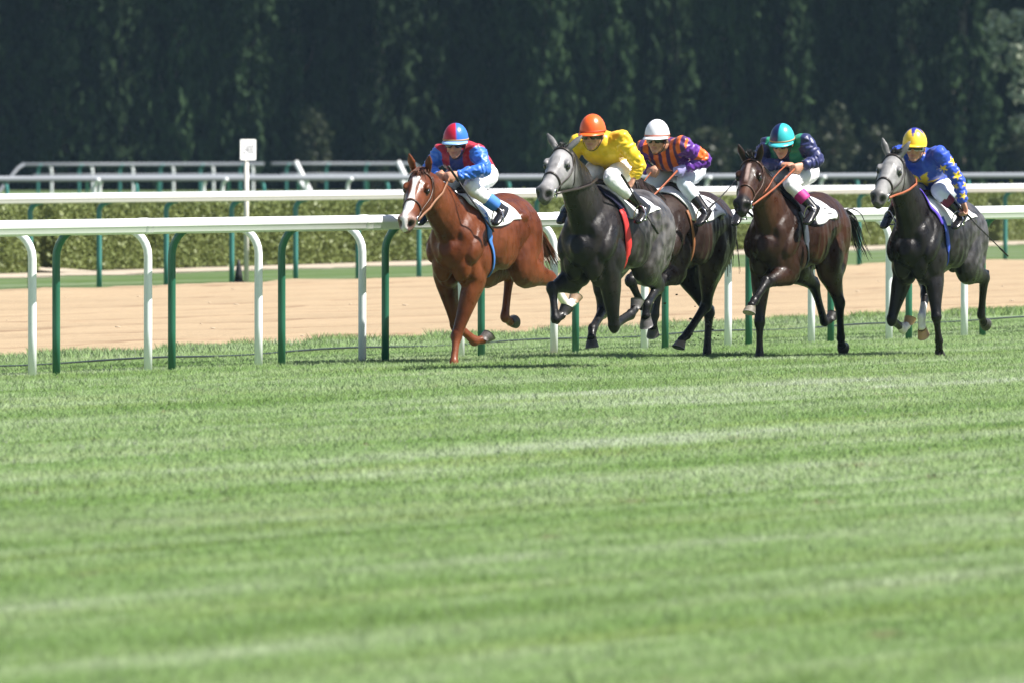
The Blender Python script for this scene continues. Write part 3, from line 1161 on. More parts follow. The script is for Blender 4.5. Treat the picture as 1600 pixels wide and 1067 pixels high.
def hoof_mesh(fet, tip, s, yaw_y=0.0):
    """horn capsule on the pastern axis; the sole stays square to the ground line of the leg"""
    d = np.array(tip) - np.array(fet)
    d /= np.linalg.norm(d)
    lat = np.array((0, 1.0, 0)); lat -= d * (lat @ d); lat /= np.linalg.norm(lat)
    f = np.cross(lat, d)          # towards the toe side
    # in the limb's own plane, the toe side is d turned a quarter up
    if np.array((-d[2], 0, d[0])) @ f < 0:
        f = -f
    ang = math.radians(40)
    nrm = d * math.cos(ang) - f * math.sin(ang)     # sole normal
    fw = d * math.sin(ang) + f * math.cos(ang)      # forward along the sole
    c = np.array(fet) + d * 0.095 * s               # coronet
    sole = c + nrm * 0.085 * s + fw * 0.020 * s
    v = []
    n = 16
    for t, rx, ry in ((0.0, 0.044, 0.041), (0.35, 0.050, 0.047), (0.8, 0.060, 0.055), (1.0, 0.064, 0.058)):
        cc = c * (1 - t) + sole * t
        for k in range(n):
            a = 2 * math.pi * k / n
            tilt = d if t == 0 else nrm
            hx = fw if t > 0 else fw * 0.9 + nrm * 0.35
            v.append(cc + (hx * rx * math.cos(a) * (1.12 if math.cos(a) > 0 else 0.85) + lat * ry * math.sin(a)) * s)
    fcs = []
    for i in range(3):
        for k in range(n):
            fcs.append((i * n + k, i * n + (k + 1) % n, (i + 1) * n + (k + 1) % n, (i + 1) * n + k))
    fcs.append(tuple(range(n)))
    fcs.append(tuple(range(4 * n - 1, 3 * n - 1, -1)))
    return v, fcs


class Horse:
    pass


def make_horse(c):
    h = Horse()
    h.c = c
    s = c['s']
    S = lambda *q: np.array(q) * s
    h.root = empty('race_horse', (c['R'][0], c['R'][1], c['zr']), YAW)
    tag(h.root, c['label'], 'horse', 'galloping race horses')
    mb = MB()
    tr = TRUNK
    mb.loft([(S(x, 0, z), a * s, b * s) for x, z, a, b in tr], (0, 1, 0), 26, 4)
    # withers ridge and croup
    mb.loft([(S(0.16, 0, 1.44), 0.07 * s, 0.07 * s), (S(0.02, 0, 1.535), 0.055 * s, 0.06 * s), (S(-0.14, 0, 1.52), 0.075 * s, 0.05 * s), (S(-0.3, 0, 1.47), 0.10 * s, 0.05 * s)], (0, 1, 0), 14)
    mb.loft([(S(-0.6, 0, 1.47), 0.10 * s, 0.06 * s), (S(-0.8, 0, 1.51), 0.13 * s, 0.06 * s), (S(-1.0, 0, 1.45), 0.12 * s, 0.07 * s), (S(-1.14, 0, 1.36), 0.07 * s, 0.07 * s)], (0, 1, 0), 14)
    for g in (1, -1):
        # shoulder blade, point of shoulder, breast, ribs, haunch and buttock
        mb.loft([(S(0.02, g * 0.11, 1.44), 0.05 * s, 0.09 * s), (S(0.14, g * 0.165, 1.28), 0.065 * s, 0.12 * s), (S(0.30, g * 0.185, 1.10), 0.065 * s, 0.10 * s), (S(0.36, g * 0.165, 1.01), 0.05 * s, 0.07 * s)], (0, 1, 0), 14)
        mb.ellipsoid(S(0.12, g * 0.19, 1.02), S(0.14, 0.075, 0.17))
        mb.ellipsoid(S(0.36, g * 0.085, 0.97), S(0.085, 0.09, 0.16))
        mb.ellipsoid(S(0.22, g * 0.09, 0.86), S(0.14, 0.08, 0.10))
        mb.ellipsoid(S(-0.28, g * 0.20, 1.15), S(0.30, 0.10, 0.24))
        mb.ellipsoid(S(-0.90, g * 0.15, 1.20), S(0.23, 0.135, 0.27))
        mb.ellipsoid(S(-1.05, g * 0.11, 1.10), S(0.13, 0.095, 0.24))
        mb.ellipsoid(S(-0.62, g * 0.235, 1.36), S(0.10, 0.045, 0.05))
    # head and neck
    hd = c['head']
    hs = s * hd[6]
    RH = rot_ypr(math.radians(hd[0]), math.radians(hd[1]), math.radians(hd[2]))
    O = np.array(hd[3:6])
    XH = lambda q: O + RH @ (np.array(q) * hs)
    h.XH, h.RH, h.hs = XH, RH, hs
    mb.loft([((x, 0, z), a, b) for x, z, a, b in HEAD], (0, 1, 0), 20, 4, X=XH)
    for g in (1, -1):
        for cc, rr in (((0.115, g * 0.066, -0.185), (0.110, 0.034, 0.105)), ((0.178, g * 0.090, -0.018), (0.046, 0.022, 0.020)), ((0.27, g * 0.066, -0.085), (0.10, 0.018, 0.020)), ((0.552, g * 0.052, -0.075), (0.042, 0.024, 0.036))):
            mb.ellipsoid(XH(cc), np.array(rr) * hs, RH)
        # ears
        ea = c['ears']
        e0 = np.array((0.005, g * 0.062, 0.022))
        ed = np.array((ea[0], g * ea[1], ea[2])); ed /= np.linalg.norm(ed)
        q = lambda t: XH(e0 + ed * 0.140 * t)
        mb.loft([(q(-0.1), 0.026 * hs, 0.024 * hs), (q(0.25), 0.030 * hs, 0.024 * hs), (q(0.5), 0.031 * hs, 0.021 * hs), (q(0.78), 0.020 * hs, 0.015 * hs), (q(1.0), 0.008 * hs, 0.008 * hs)], RH @ np.array((0.1, 1, 0)), 12)
    mb.ellipsoid(XH((0.572, 0, -0.165)), np.array((0.042, 0.036, 0.026)) * hs, RH)
    mb.ellipsoid(XH((0.50, 0, -0.172)), np.array((0.06, 0.032, 0.022)) * hs, RH)
    A = S(0.14, 0, 1.20)
    E = XH((0.03, 0, -0.095))
    mid = A * 0.5 + E * 0.5 + np.array((0.0, 0, c.get('arch', 0.035)))
    q1 = A * 0.75 + mid * 0.25 + np.array((0, 0, 0.01))
    nk = [(A, 0.178 * s, 0.31 * s), (A * 0.62 + mid * 0.38, 0.148 * s, 0.272 * s), (A * 0.28 + mid * 0.72, 0.125 * s, 0.232 * s), (mid * 0.8 + E * 0.2, 0.109 * s, 0.200 * s), (mid * 0.45 + E * 0.55, 0.097 * s, 0.170 * s), (mid * 0.15 + E * 0.85, 0.090 * s, 0.150 * s), (E, 0.085 * s, 0.13 * s)]
    h.nk = nk
    mb.loft(nk, (0, 1, 0), 20, 4)
    # legs
    lg = c['legs']
    h.hooves = {}
    for k in ('LF', 'RF'):
        e, kn, fe, tip = [np.array(q) for q in lg[k]]
        up = e + np.array((0.06, 0, 0.20)) * s
        cor = fe + (tip - fe) * 0.55
        P = [up, e, kn, fe, cor]
        sp = [(0, 0.0, .080, .140), (0, .6, .090, .142), (1, .0, .089, .126), (1, .25, .081, .108), (1, .5, .068, .084), (1, .75, .054, .062), (1, .92, .049, .053), (2, 0.0, .053, .058), (2, .10, .047, .052),
              (2, .25, .034, .041), (2, .55, .030, .037), (2, .82, .033, .040), (3, 0.0, .042, .048), (3, .35, .035, .038), (3, .8, .037, .039), (3, 1.0, .040, .041)]
        mb.loft([(p, a * s, b * s) for p, a, b in along(P, sp)], (0, 1, 0), 14, 3)
        d2_ = (fe - kn) / np.linalg.norm(fe - kn)
        fr_ = np.array((-d2_[2], 0, d2_[0])); fr_ /= np.linalg.norm(fr_) + 1e-9
        # back tendon standing off the cannon, sesamoid swelling, bony front of the joint
        mb.loft([(kn + d2_ * 0.04 * s - fr_ * 0.034 * s, 0.015 * s, 0.014 * s), (kn * 0.55 + fe * 0.45 - fr_ * 0.036 * s, 0.013 * s, 0.013 * s), (fe - fr_ * 0.030 * s, 0.018 * s, 0.018 * s)], (0, 1, 0), 8)
        mb.ellipsoid(fe - fr_ * 0.022 * s, np.array((0.030, 0.036, 0.032)) * s, None, 10, 6)
        mb.ellipsoid(kn + fr_ * 0.014 * s, np.array((0.045, 0.047, 0.058)) * s, None, 10, 6)
        h.hooves[k] = (fe, tip)
    for k in ('LH', 'RH'):
        e, kn, fe, tip = [np.array(q) for q in lg[k]]
        g = 1 if k[0] == 'L' else -1
        hip = S(-0.84, g * 0.14, 1.24)
        cor = fe + (tip - fe) * 0.55
        P = [hip, e, kn, fe, cor]
        sp = [(0, .0, .120, .23), (0, .5, .124, .235), (0, .85, .117, .205), (1, .10, .106, .178), (1, .35, .089, .142), (1, .62, .066, .100), (1, .85, .050, .074), (2, .0, .052, .070), (2, .08, .049, .065),
              (2, .2, .039, .051), (2, .5, .033, .042), (2, .84, .035, .042), (3, 0.0, .043, .049), (3, .35, .035, .039), (3, .8, .037, .040), (3, 1.0, .041, .042)]
        mb.loft([(p, a * s, b * s) for p, a, b in along(P, sp)], (0, 1, 0), 16, 3)
        # hamstrings carry the buttock down into the gaskin
        bt = S(-1.06, g * 0.125, 1.16)
        g1 = e + (kn - e) * 0.42
        g2 = e + (kn - e) * 0.68
        mb.loft([(bt, 0.10 * s, 0.13 * s), ((bt + g1) / 2 + np.array((-0.03, 0, 0)) * s, 0.088 * s, 0.125 * s), (g1, 0.078 * s, 0.105 * s), (g2, 0.056 * s, 0.075 * s)], (0, 1, 0), 14)
        # point of hock: behind the joint, in line with the shank
        d1 = (kn - e) / np.linalg.norm(kn - e); d2 = (fe - kn) / np.linalg.norm(fe - kn)
        bk = d1 - d2; bk /= np.linalg.norm(bk) + 1e-9
        mb.loft([(kn + bk * 0.045 * s - d2 * 0.035 * s, 0.022 * s, 0.024 * s), (kn + bk * 0.03 * s + d2 * 0.03 * s, 0.026 * s, 0.028 * s), (kn + d2 * 0.12 * s + bk * .01 * s, 0.022 * s, 0.024 * s)], (0, 1, 0), 10)
        mb.loft([(kn + bk * 0.045 * s - d2 * 0.03 * s, 0.016 * s, 0.018 * s), (kn - d1 * 0.13 * s + bk * 0.045 * s, 0.014 * s, 0.016 * s), (kn - d1 * 0.22 * s + bk * 0.02 * s, 0.02 * s, 0.03 * s)], (0, 1, 0), 10)
        d2_ = (fe - kn) / np.linalg.norm(fe - kn)
        fr_ = np.array((-d2_[2], 0, d2_[0])); fr_ /= np.linalg.norm(fr_) + 1e-9
        # back tendon standing off the cannon, sesamoid swelling, bony front of the joint
        mb.loft([(kn + d2_ * 0.04 * s - fr_ * 0.034 * s, 0.015 * s, 0.014 * s), (kn * 0.55 + fe * 0.45 - fr_ * 0.036 * s, 0.013 * s, 0.013 * s), (fe - fr_ * 0.030 * s, 0.018 * s, 0.018 * s)], (0, 1, 0), 8)
        mb.ellipsoid(fe - fr_ * 0.022 * s, np.array((0.030, 0.036, 0.032)) * s, None, 10, 6)
        h.hooves[k] = (fe, tip)
    o = mb.remeshed('body', M_COAT, h.root, 0.0112, 4, 0.5)
    h.body = o
    me = o.data
    V = verts_np(me)
    Nn = normals_np(me)
    # nostrils and mouth line pressed in
    LH = ((V - O) @ RH) / hs           # head frame
    inhead = (LH[:, 0] > -0.02) & (LH[:, 0] < 0.68) & (np.abs(LH[:, 1]) < 0.16) & (LH[:, 2] < 0.08) & (LH[:, 2] > -0.33)
    nost = np.zeros(len(V))
    for g in (1, -1):
        d = (LH - np.array((0.603, g * 0.043, -0.084))) / np.array((0.026, 0.024, 0.027))
        nost = np.maximum(nost, np.exp(-(d ** 2).sum(1)) * inhead)
    mouth = inhead * (LH[:, 0] > 0.47) * np.exp(-((LH[:, 2] + 0.148) / 0.008) ** 2)
    nost = np.clip(nost * 2.0, 0, 1)
    # muscle and rib relief over trunk and upper limbs
    rel = noise3(V * np.array((1.0, 1.0, 0.55)), 6.5, 2.0) * 0.006 + (0.5 - np.abs(noise3(V * np.array((1.5, 1.2, 0.5)), 9.0, 6.0))) * 0.006
    ribs = np.sin(V[:, 0] / s * 62 + 4 * V[:, 2]) * 0.0022 * sstep(-V[:, 0], 0.05 * s, 0.2 * s) * (1 - sstep(-V[:, 0], 0.5 * s, 0.7 * s)) * sstep(V[:, 2], 0.85 * s, 1.0 * s) * (1 - sstep(V[:, 2], 1.3 * s, 1.45 * s))
    rel = (rel + ribs) * sstep(V[:, 2], 0.55 * s, 0.85 * s) * np.where(inhead, 0.25, 1.0)
    V2 = V - Nn * (nost * 0.022 + mouth * 0.008 - rel)[:, None]
    set_verts(me, V2)
    # coat pattern
    legt = np.zeros(len(V))            # 0 body ... 1 knee ... 2 fetlock ... 3 hoof
    legd = np.full(len(V), 9.0)
    legw = {}
    for k, L in lg.items():
        for i in range(3):
            d, t = segd(V, L[i], L[i + 1])
            up = d < legd
            legt = np.where(up, i + t, legt)
            legd = np.where(up, d, legd)
        dk = np.min([segd(V, L[i], L[i + 1])[0] for i in range(3)], axis=0)
        legw[k] = dk
    onleg = (legd < 0.10 * s) & (V[:, 2] < 0.98 * s)
    legt = np.where(onleg, legt, 0)
    dneck, tneck = segd(V, A, E)
    colr = c['coat'](V, LH, inhead, legt, legw, s, Nn, dneck, tneck)
    colr = lerpc(colr, (0.012, 0.010, 0.010), nost * 0.95)
    colr = lerpc(colr, (0.02, 0.015, 0.015), mouth * 0.7)
    set_col(me, np.clip(colr, 0, 0.95))
    h.bvh = BVHTree.FromPolygons([Vector(p) for p in V2], [tuple(p.vertices) for p in me.polygons])
    # eyes
    for g in (1, -1):
        mb = MB()
        mb.ellipsoid(XH((0.192, g * 0.0935, -0.052)), np.array((0.029, 0.019, 0.024)) * hs, RH, 12, 8)
        mb.build('eye', M_EYE, h.root)
    for k, (fe, tip) in h.hooves.items():
        v, f = hoof_mesh(fe, tip, s)
        ho = new_obj('hoof', v, f, M_HOOF, h.root, True)
        base = np.array(c['hoof'].get(k, (0.035, 0.032, 0.03)))
        cc = np.tile(base, (len(v), 1))
        cc[48:] = cc[48:] * 0.8 + 0.06
        set_col(ho.data, cc)
    # mane along the crest
    mn = c['mane']
    roots, dirs, lens = [], [], []
    C_ = np.array([q[0] for q in nk]); B_ = np.array([q[2] for q in nk])
    for i in range(mn['n']):
        t = random.uniform(0.0, 1.0)
        f = 1.2 + t * (len(nk) - 2.2)
        k = int(f); u = f - k
        if k >= len(nk) - 1:
            k, u = len(nk) - 2, 1.0
        p = C_[k] * (1 - u) + C_[k + 1] * u
        tg = C_[k + 1] - C_[k]; tg /= np.linalg.norm(tg)
        up = np.array((-tg[2], 0, tg[0]))
        b = B_[k] * (1 - u) + B_[k + 1] * u
        roots.append(p + up * (b - 0.012) + np.array((0, random.gauss(0, 0.012), 0)))
        dirs.append(-tg * random.uniform(0.4, 1.0) + up * random.uniform(0.05, 0.5) * mn['lift'] + np.array((0, mn['side'] * random.uniform(0.3, 1.0), 0)))
        lens.append(mn['len'] * random.uniform(0.6, 1.2))
    strands('mane', roots, dirs, lens, 0.5, M_HAIR, h.root, mn['cols'], rad=0.007, curl=0.04)
    # forelock
    roots = [XH((random.uniform(-0.01, 0.03), random.gauss(0, 0.018), 0.035)) for i in range(mn['fn'])]
    dirs = [RH @ np.array((mn['fdir'][0], random.gauss(0, 0.35) + mn['fdir'][1], mn['fdir'][2] + random.uniform(0, .2))) for i in range(mn['fn'])]
    strands('forelock', roots, dirs, [random.uniform(0.07, 0.13) * mn.get('fl', 1) for i in range(mn['fn'])], 0.35, M_HAIR, h.root, mn['cols'], rad=0.006, seg=5, curl=0.06)
    # tail
    tl = c['tail']
    dock = S(-1.17, 0, 1.33)
    mb = MB()
    cc = []
    for i in range(tl['n']):
        j = np.array((random.gauss(0, 0.016), random.gauss(0, 0.022), random.gauss(0, 0.018)))
        sp = np.array((random.gauss(0, 1), random.gauss(0, 1), random.gauss(0, 1))) * tl['spread']
        pts = [dock + j + np.array((0.05, 0, 0.0))]
        K = len(tl['pts'])
        e_ = random.uniform(0.55, 1.08)
        ctrl = [dock + j] + [dock + np.array(q) + j + sp * ((k + 1) / K) ** 1.2 for k, q in enumerate(tl['pts'])]
        for k in range(9):
            f = k / 8 * (len(ctrl) - 1) * min(e_, 1.0)
            a = min(int(f), len(ctrl) - 2); u = f - a
            p0, p1, p2, p3 = ctrl[max(a - 1, 0)], ctrl[a], ctrl[a + 1], ctrl[min(a + 2, len(ctrl) - 1)]
            pts.append(0.5 * ((2 * p1) + (-p0 + p2) * u + (2 * p0 - 5 * p1 + 4 * p2 - p3) * u * u + (-p0 + 3 * p1 - 3 * p2 + p3) * u ** 3))
        k0 = len(mb.v)
        mb.tube(pts, [0.008 * (1 - 0.8 * (k / 9) ** 2) for k in range(10)], 4)
        cc += [np.array(tl['cols'][i % len(tl['cols'])])] * (len(mb.v) - k0)
    to = mb.build('tail', M_HAIR, h.root)
    set_col(to.data, np.array(cc))
    return h


# ---- coats (the animals' own markings)
def grey_noise(V, sc, seed):
    return noise3(V, sc, seed)


def coat_chestnut(V, LH, inh, legt, legw, s, Nn, dn, tn):
    n = grey_noise(V, 3.0, 1.0)
    c = lerpc(np.tile((0.078, 0.0190, 0.0062), (len(V), 1)), (0.132, 0.0365, 0.0120), np.clip(0.5 + n * 0.9, 0, 1))
    c = lerpc(c, (0.155, 0.042, 0.015), sstep(legt, 0.9, 1.2) * 0.6)
    w = 0.021 + 0.012 * np.sin(LH[:, 0] * 17 + 0.6)
    bl = inh * (LH[:, 2] > -0.13) * sstep(LH[:, 0], 0.10, 0.13) * (1 - sstep(np.abs(LH[:, 1] + 0.006), w, w + 0.012))
    sn = inh * sstep(LH[:, 0], 0.54, 0.60) * (LH[:, 2] > -0.12) * (np.abs(LH[:, 1] + 0.008) < 0.034)
    c = lerpc(c, (0.30, 0.20, 0.17), inh * sstep(LH[:, 0], 0.46, 0.58) * 0.65)
    c = lerpc(c, (0.78, 0.74, 0.72), np.maximum(bl, sn * 0.8))
    k = (legw['LH'] < 0.08 * s) & (legt > 1.25)
    c = np.where(k[:, None], np.array((0.74, 0.68, 0.62)), c)
    return c


def make_grey(body, dark, head, rump, seed, sock=None, headend=0.05):
    def fn(V, LH, inh, legt, legw, s, Nn, dn, tn):
        n = grey_noise(V, 5.0, seed)
        n2 = grey_noise(V, 16.0, seed + 5)
        c = lerpc(np.tile(body, (len(V), 1)), dark, np.clip(0.5 + n * 1.1, 0, 1))
        # dapples on barrel and quarters
        rp = sstep(-V[:, 0], 0.25 * s, 0.95 * s) * sstep(V[:, 2], 0.78 * s, 1.05 * s)
        c = lerpc(c, rump, rp * np.clip(0.62 + n2 * 0.8, 0, 1))
        bar = sstep(-V[:, 0], -0.1 * s, 0.3 * s) * sstep(V[:, 2], 0.8 * s, 1.0 * s) * np.clip(n2 * 1.6, 0, 1)
        c = lerpc(c, rump, bar * 0.5)
        c = lerpc(c, dark, sstep(legt, 0.25, 1.0))
        hd = sstep(LH[:, 0], -0.04, headend) * (np.abs(LH[:, 1]) < 0.2) * (LH[:, 2] > -0.33) * (LH[:, 0] < 0.75) * (LH[:, 2] < 0.25)
        hd = np.maximum(hd, (LH[:, 2] > 0.03) * (LH[:, 2] < 0.3) * (np.abs(LH[:, 0]) < 0.22) * (np.abs(LH[:, 1]) < 0.22) * 0.55)
        hd = hd * (1 - 0.55 * sstep(-LH[:, 2], 0.13, 0.26))
        c = lerpc(c, np.array(head), hd * np.clip(0.92 + n2 * 0.35, 0, 1))
        c = lerpc(c, np.array(dark) * 1.5, inh * sstep(LH[:, 0], 0.53, 0.60) * 0.75)
        ey = np.zeros(len(V))
        for g in (1, -1):
            d = (LH - np.array((0.19, g * 0.10, -0.045))) / np.array((0.038, 0.035, 0.028))
            ey = np.maximum(ey, np.exp(-(d ** 2).sum(1)))
        c = lerpc(c, (0.06, 0.055, 0.055), ey * inh * 0.75)
        for k, t0 in (sock or {}).items():
            m = (legw[k] < 0.075 * s) & (legt > t0)
            c = np.where(m[:, None], np.array((0.72, 0.68, 0.66)), c)
        return c
    return fn


def make_bay(body, light, points, star=True, seed=3.0):
    def fn(V, LH, inh, legt, legw, s, Nn, dn, tn):
        n = grey_noise(V, 3.2, seed)
        c = lerpc(np.tile(body, (len(V), 1)), light, np.clip(0.35 + n * 0.9, 0, 1))
        c = lerpc(c, points, sstep(legt, 0.45, 0.95))
        c = lerpc(c, np.array(points) * 1.4, inh * sstep(LH[:, 0], 0.46, 0.54))
        tan = inh * np.exp(-((LH[:, 0] - 0.43) / 0.05) ** 2)
        c = lerpc(c, np.array(light) * 1.5, tan * 0.6)
        if star:
            st = inh * (LH[:, 2] > -0.10) * (1 - sstep(np.abs(LH[:, 1]), 0.010, 0.022)) * sstep(LH[:, 0], 0.08, 0.11) * (1 - sstep(LH[:, 0], 0.26, 0.34))
            c = lerpc(c, (0.34, 0.25, 0.22), st * 0.8)
        return c
    return fn


BLK = [(0.010, 0.009, 0.009), (0.018, 0.016, 0.016), (0.028, 0.024, 0.022)]
GRH = [(0.05, 0.048, 0.05), (0.11, 0.105, 0.11), (0.02, 0.02, 0.02)]
CHS = [(0.085, 0.024, 0.010), (0.13, 0.040, 0.016), (0.06, 0.018, 0.008)]
HORSES = [
    dict(key='H1', label='chestnut race horse with a white blaze, leading along the rail', R=(-0.356, 99.085), zr=-0.14, s=0.957,
         head=(7, 36, -3, 0.93, -0.02, 1.685, 1.06), ears=(-0.10, 0.16, 1.0), arch=0.02,
         legs={'LF': [(0.17, .13, .80), (0.30, .02, .335), (0.40, .04, .125), (0.50, .04, .0)], 'RF': [(.153, -.143, .823), (.056, -.09, .425), (-.167, -.02, .291), (-.341, .06, .31)],
               'LH': [(-.72, .17, .89), (-1.17, .235, .785), (-1.449, .27, .565), (-1.63, .295, .622)], 'RH': [(-.69, -.153, .88), (-1.10, -.10, .843), (-1.0, -.10, .473), (-1.18, -.08, .396)]},
         coat=coat_chestnut, hoof={'LH': (0.30, 0.20, 0.13), 'RF': (0.10, 0.085, 0.08)},
         mane=dict(n=90, len=0.13, side=-1.0, lift=0.4, cols=CHS, fn=26, fdir=(0.5, 0, 0.15)),
         tail=dict(n=110, pts=[(-.12, .02, -.02), (-.25, .05, -.13), (-.34, .09, -.27), (-.40, .12, -.38)], spread=0.028, cols=CHS)),
    dict(key='H2', label='steel grey race horse with a pale head, ridden in yellow', R=(0.708, 96.981), zr=-0.11, s=0.963,
         head=(4, 29, -3, 0.80, 0.01, 1.835, 1.03), ears=(-0.75, 0.70, 0.55), arch=0.06,
         legs={'LF': [(.154, .144, .828), (.075, .15, .425), (-.205, .18, .507), (-.345, .19, .598)], 'RF': [(.20, -.144, .80), (.47, -.22, .725), (.524, -.17, .474), (.379, -.12, .549)],
               'LH': [(-.52, .164, .915), (-.895, .14, .73), (-.573, .17, .58), (-.519, .17, .40)], 'RH': [(-.433, -.154, .915), (-.368, -.13, .534), (-.008, -.07, .395), (.104, -.04, .264)]},
         coat=make_grey((0.019, 0.015, 0.0145), (0.0065, 0.0058, 0.0058), (0.245, 0.238, 0.243), (0.13, 0.12, 0.12), 4.0), hoof={'LF': (0.11, 0.10, 0.095), 'LH': (0.10, 0.09, 0.09)},
         mane=dict(n=70, len=0.10, side=-1.0, lift=0.5, cols=GRH, fn=12, fdir=(-0.2, 0.2, 0.6), fl=0.6),
         tail=dict(n=80, pts=[(-.12, -.02, .02), (-.28, -.05, -.05), (-.42, -.08, -.18), (-.52, -.1, -.35)], spread=0.03, cols=GRH)),
    dict(key='H3', label='dark brown race horse mostly hidden behind the steel grey one', R=(1.308, 101.737), zr=-0.11, s=0.938,
         head=(2, 38, 0, 0.84, -0.02, 1.60, 1.0), ears=(-0.3, 0.3, 0.9), arch=0.02,
         legs={'LF': [(.15, .141, .806), (.475, .13, .715), (.50, .09, .44), (.535, .07, .264)], 'RF': [(.15, -.141, .806), (.505, -.13, .735), (.324, -.10, .519), (.168, -.10, .474)],
               'LH': [(-.581, .159, .872), (-.728, .06, .517), (-.429, .0, .266), (-.259, -.03, .172)], 'RH': [(-.75, -.131, .825), (-.984, -.02, .448), (-.94, -.02, .123), (-.839, -.02, -.011)]},
         coat=make_bay((0.020, 0.012, 0.010), (0.038, 0.022, 0.017), (0.008, 0.007, 0.007), False), hoof={'LH': (0.16, 0.13, 0.11)},
         mane=dict(n=90, len=0.16, side=0.6, lift=0.8, cols=BLK, fn=14, fdir=(0.4, 0, 0.2)),
         tail=dict(n=90, pts=[(-.12, .0, .02), (-.24, -.01, -.06), (-.32, -.02, -.25), (-.35, -.03, -.48)], spread=0.03, cols=BLK + [(0.10, 0.09, 0.085)])),
    dict(key='H4', label='bay race horse with black legs and a faint star, ridden in navy and green', R=(2.288, 102.001), zr=-0.11, s=0.934,
         head=(11, 31, 0, 0.765, 0.02, 1.735, 1.09), ears=(-0.05, 0.28, 1.0), arch=0.03,
         legs={'LF': [(.20, .14, .80), (.57, .07, .707), (.80, .06, .565), (.955, .06, .487)], 'RF': [(.149, -.14, .803), (.238, -.12, .379), (.238, -.12, .11), (.336, -.11, -.034)],
               'LH': [(-.62, .159, .859), (-.741, .22, .525), (-.898, .17, .229), (-1.005, .14, .129)], 'RH': [(-.60, -.149, .859), (-.91, -.08, .674), (-1.123, -.07, .36), (-1.30, -.04, .396)]},
         coat=make_bay((0.018, 0.0078, 0.0048), (0.050, 0.020, 0.010), (0.006, 0.005, 0.005), True), hoof={'LF': (0.16, 0.14, 0.11)},
         mane=dict(n=110, len=0.15, side=0.5, lift=0.6, cols=BLK, fn=34, fdir=(-0.35, 0.0, 0.9), fl=0.9),
         tail=dict(n=48, pts=[(-.14, .04, .05), (-.28, .08, -.02), (-.36, .10, -.20), (-.44, .13, -.33)], spread=0.028, cols=BLK)),
    dict(key='H5', label='charcoal grey race horse with a pale head, rightmost of the field', R=(3.485, 102.263), zr=-0.11, s=0.900,
         head=(5, 29, -7, 0.75, 0.02, 1.775, 1.10), ears=(-0.55, 0.45, 0.75), arch=0.05,
         legs={'LF': [(.125, .134, .767), (.209, .19, .42), (.12, .18, .213), (.09, .17, .10)], 'RF': [(.143, -.134, .767), (.27, -.19, .395), (.04, -.176, .307), (-.104, -.156, .376)],
               'LH': [(-.60, .152, .839), (-.936, .19, .737), (-1.044, .12, .419), (-1.178, .11, .297)], 'RH': [(-.446, -.143, .839), (-.109, -.03, .593), (.19, .05, .413), (.20, .06, .241)]},
         coat=make_grey((0.0115, 0.0095, 0.0095), (0.005, 0.0042, 0.0042), (0.24, 0.236, 0.236), (0.085, 0.08, 0.085), 9.0, {'RF': 1.7, 'RH': 1.45}), hoof={'RF': (0.42, 0.25, 0.13), 'RH': (0.42, 0.25, 0.13)},
         mane=dict(n=70, len=0.10, side=-1.0, lift=0.5, cols=BLK + GRH, fn=22, fdir=(-0.3, 0.2, 0.6), fl=0.8),
         tail=dict(n=80, pts=[(-.12, -.05, .02), (-.26, -.1, -.05), (-.36, -.14, -.22), (-.42, -.16, -.45)], spread=0.03, cols=BLK)),
]
HH = {c['key']: make_horse(c) for c in HORSES}
# ================================================================== riders and tack
M_SILK = vcol_mat('racing_silk', rough=0.42, spec=0.5, bump_scale=12, bump=0.5, dist=0.018, vary=0.12, nscale=16, sheen=0.1)
M_CLOTH = vcol_mat('saddle_cloth', rough=0.8, spec=0.2, bump_scale=70, bump=0.25, vary=0.06, nscale=30)
M_BREECH = vcol_mat('breeches', rough=0.65, spec=0.3, bump_scale=12, bump=0.35, dist=0.014, vary=0.06, nscale=18)
M_SKIN = vcol_mat('rider_body', rough=0.5, spec=0.4, bump_scale=60, bump=0.1, vary=0.1, nscale=30)
M_CAP = vcol_mat('cap_silk', rough=0.33, spec=0.5, bump_scale=40, bump=0.12, vary=0.06, nscale=25)
M_BOOT = mat('boot_leather', (0.014, 0.013, 0.014), 0.22, spec=0.6)
M_LENS = mat('goggle_lens', (0.010, 0.010, 0.012), 0.08, spec=0.8)
M_FRAMEB = mat('goggle_frame_black', (0.015, 0.015, 0.016), 0.35)
M_FRAMEW = mat('goggle_frame_white', (0.72, 0.72, 0.74), 0.35)
M_LEATHER = mat('bridle_leather', (0.060, 0.026, 0.014), 0.4)
M_DARKL = mat('dark_leather', (0.020, 0.013, 0.010), 0.4)
M_STEEL = mat('bit_steel', (0.62, 0.62, 0.63), 0.2, metal=1.0)
M_ORANGE = mat('rubber_rein_orange', (0.27, 0.070, 0.025), 0.6)
M_TAN = mat('rein_tan', (0.22, 0.095, 0.045), 0.55)

SKIN = (0.46, 0.24, 0.16)


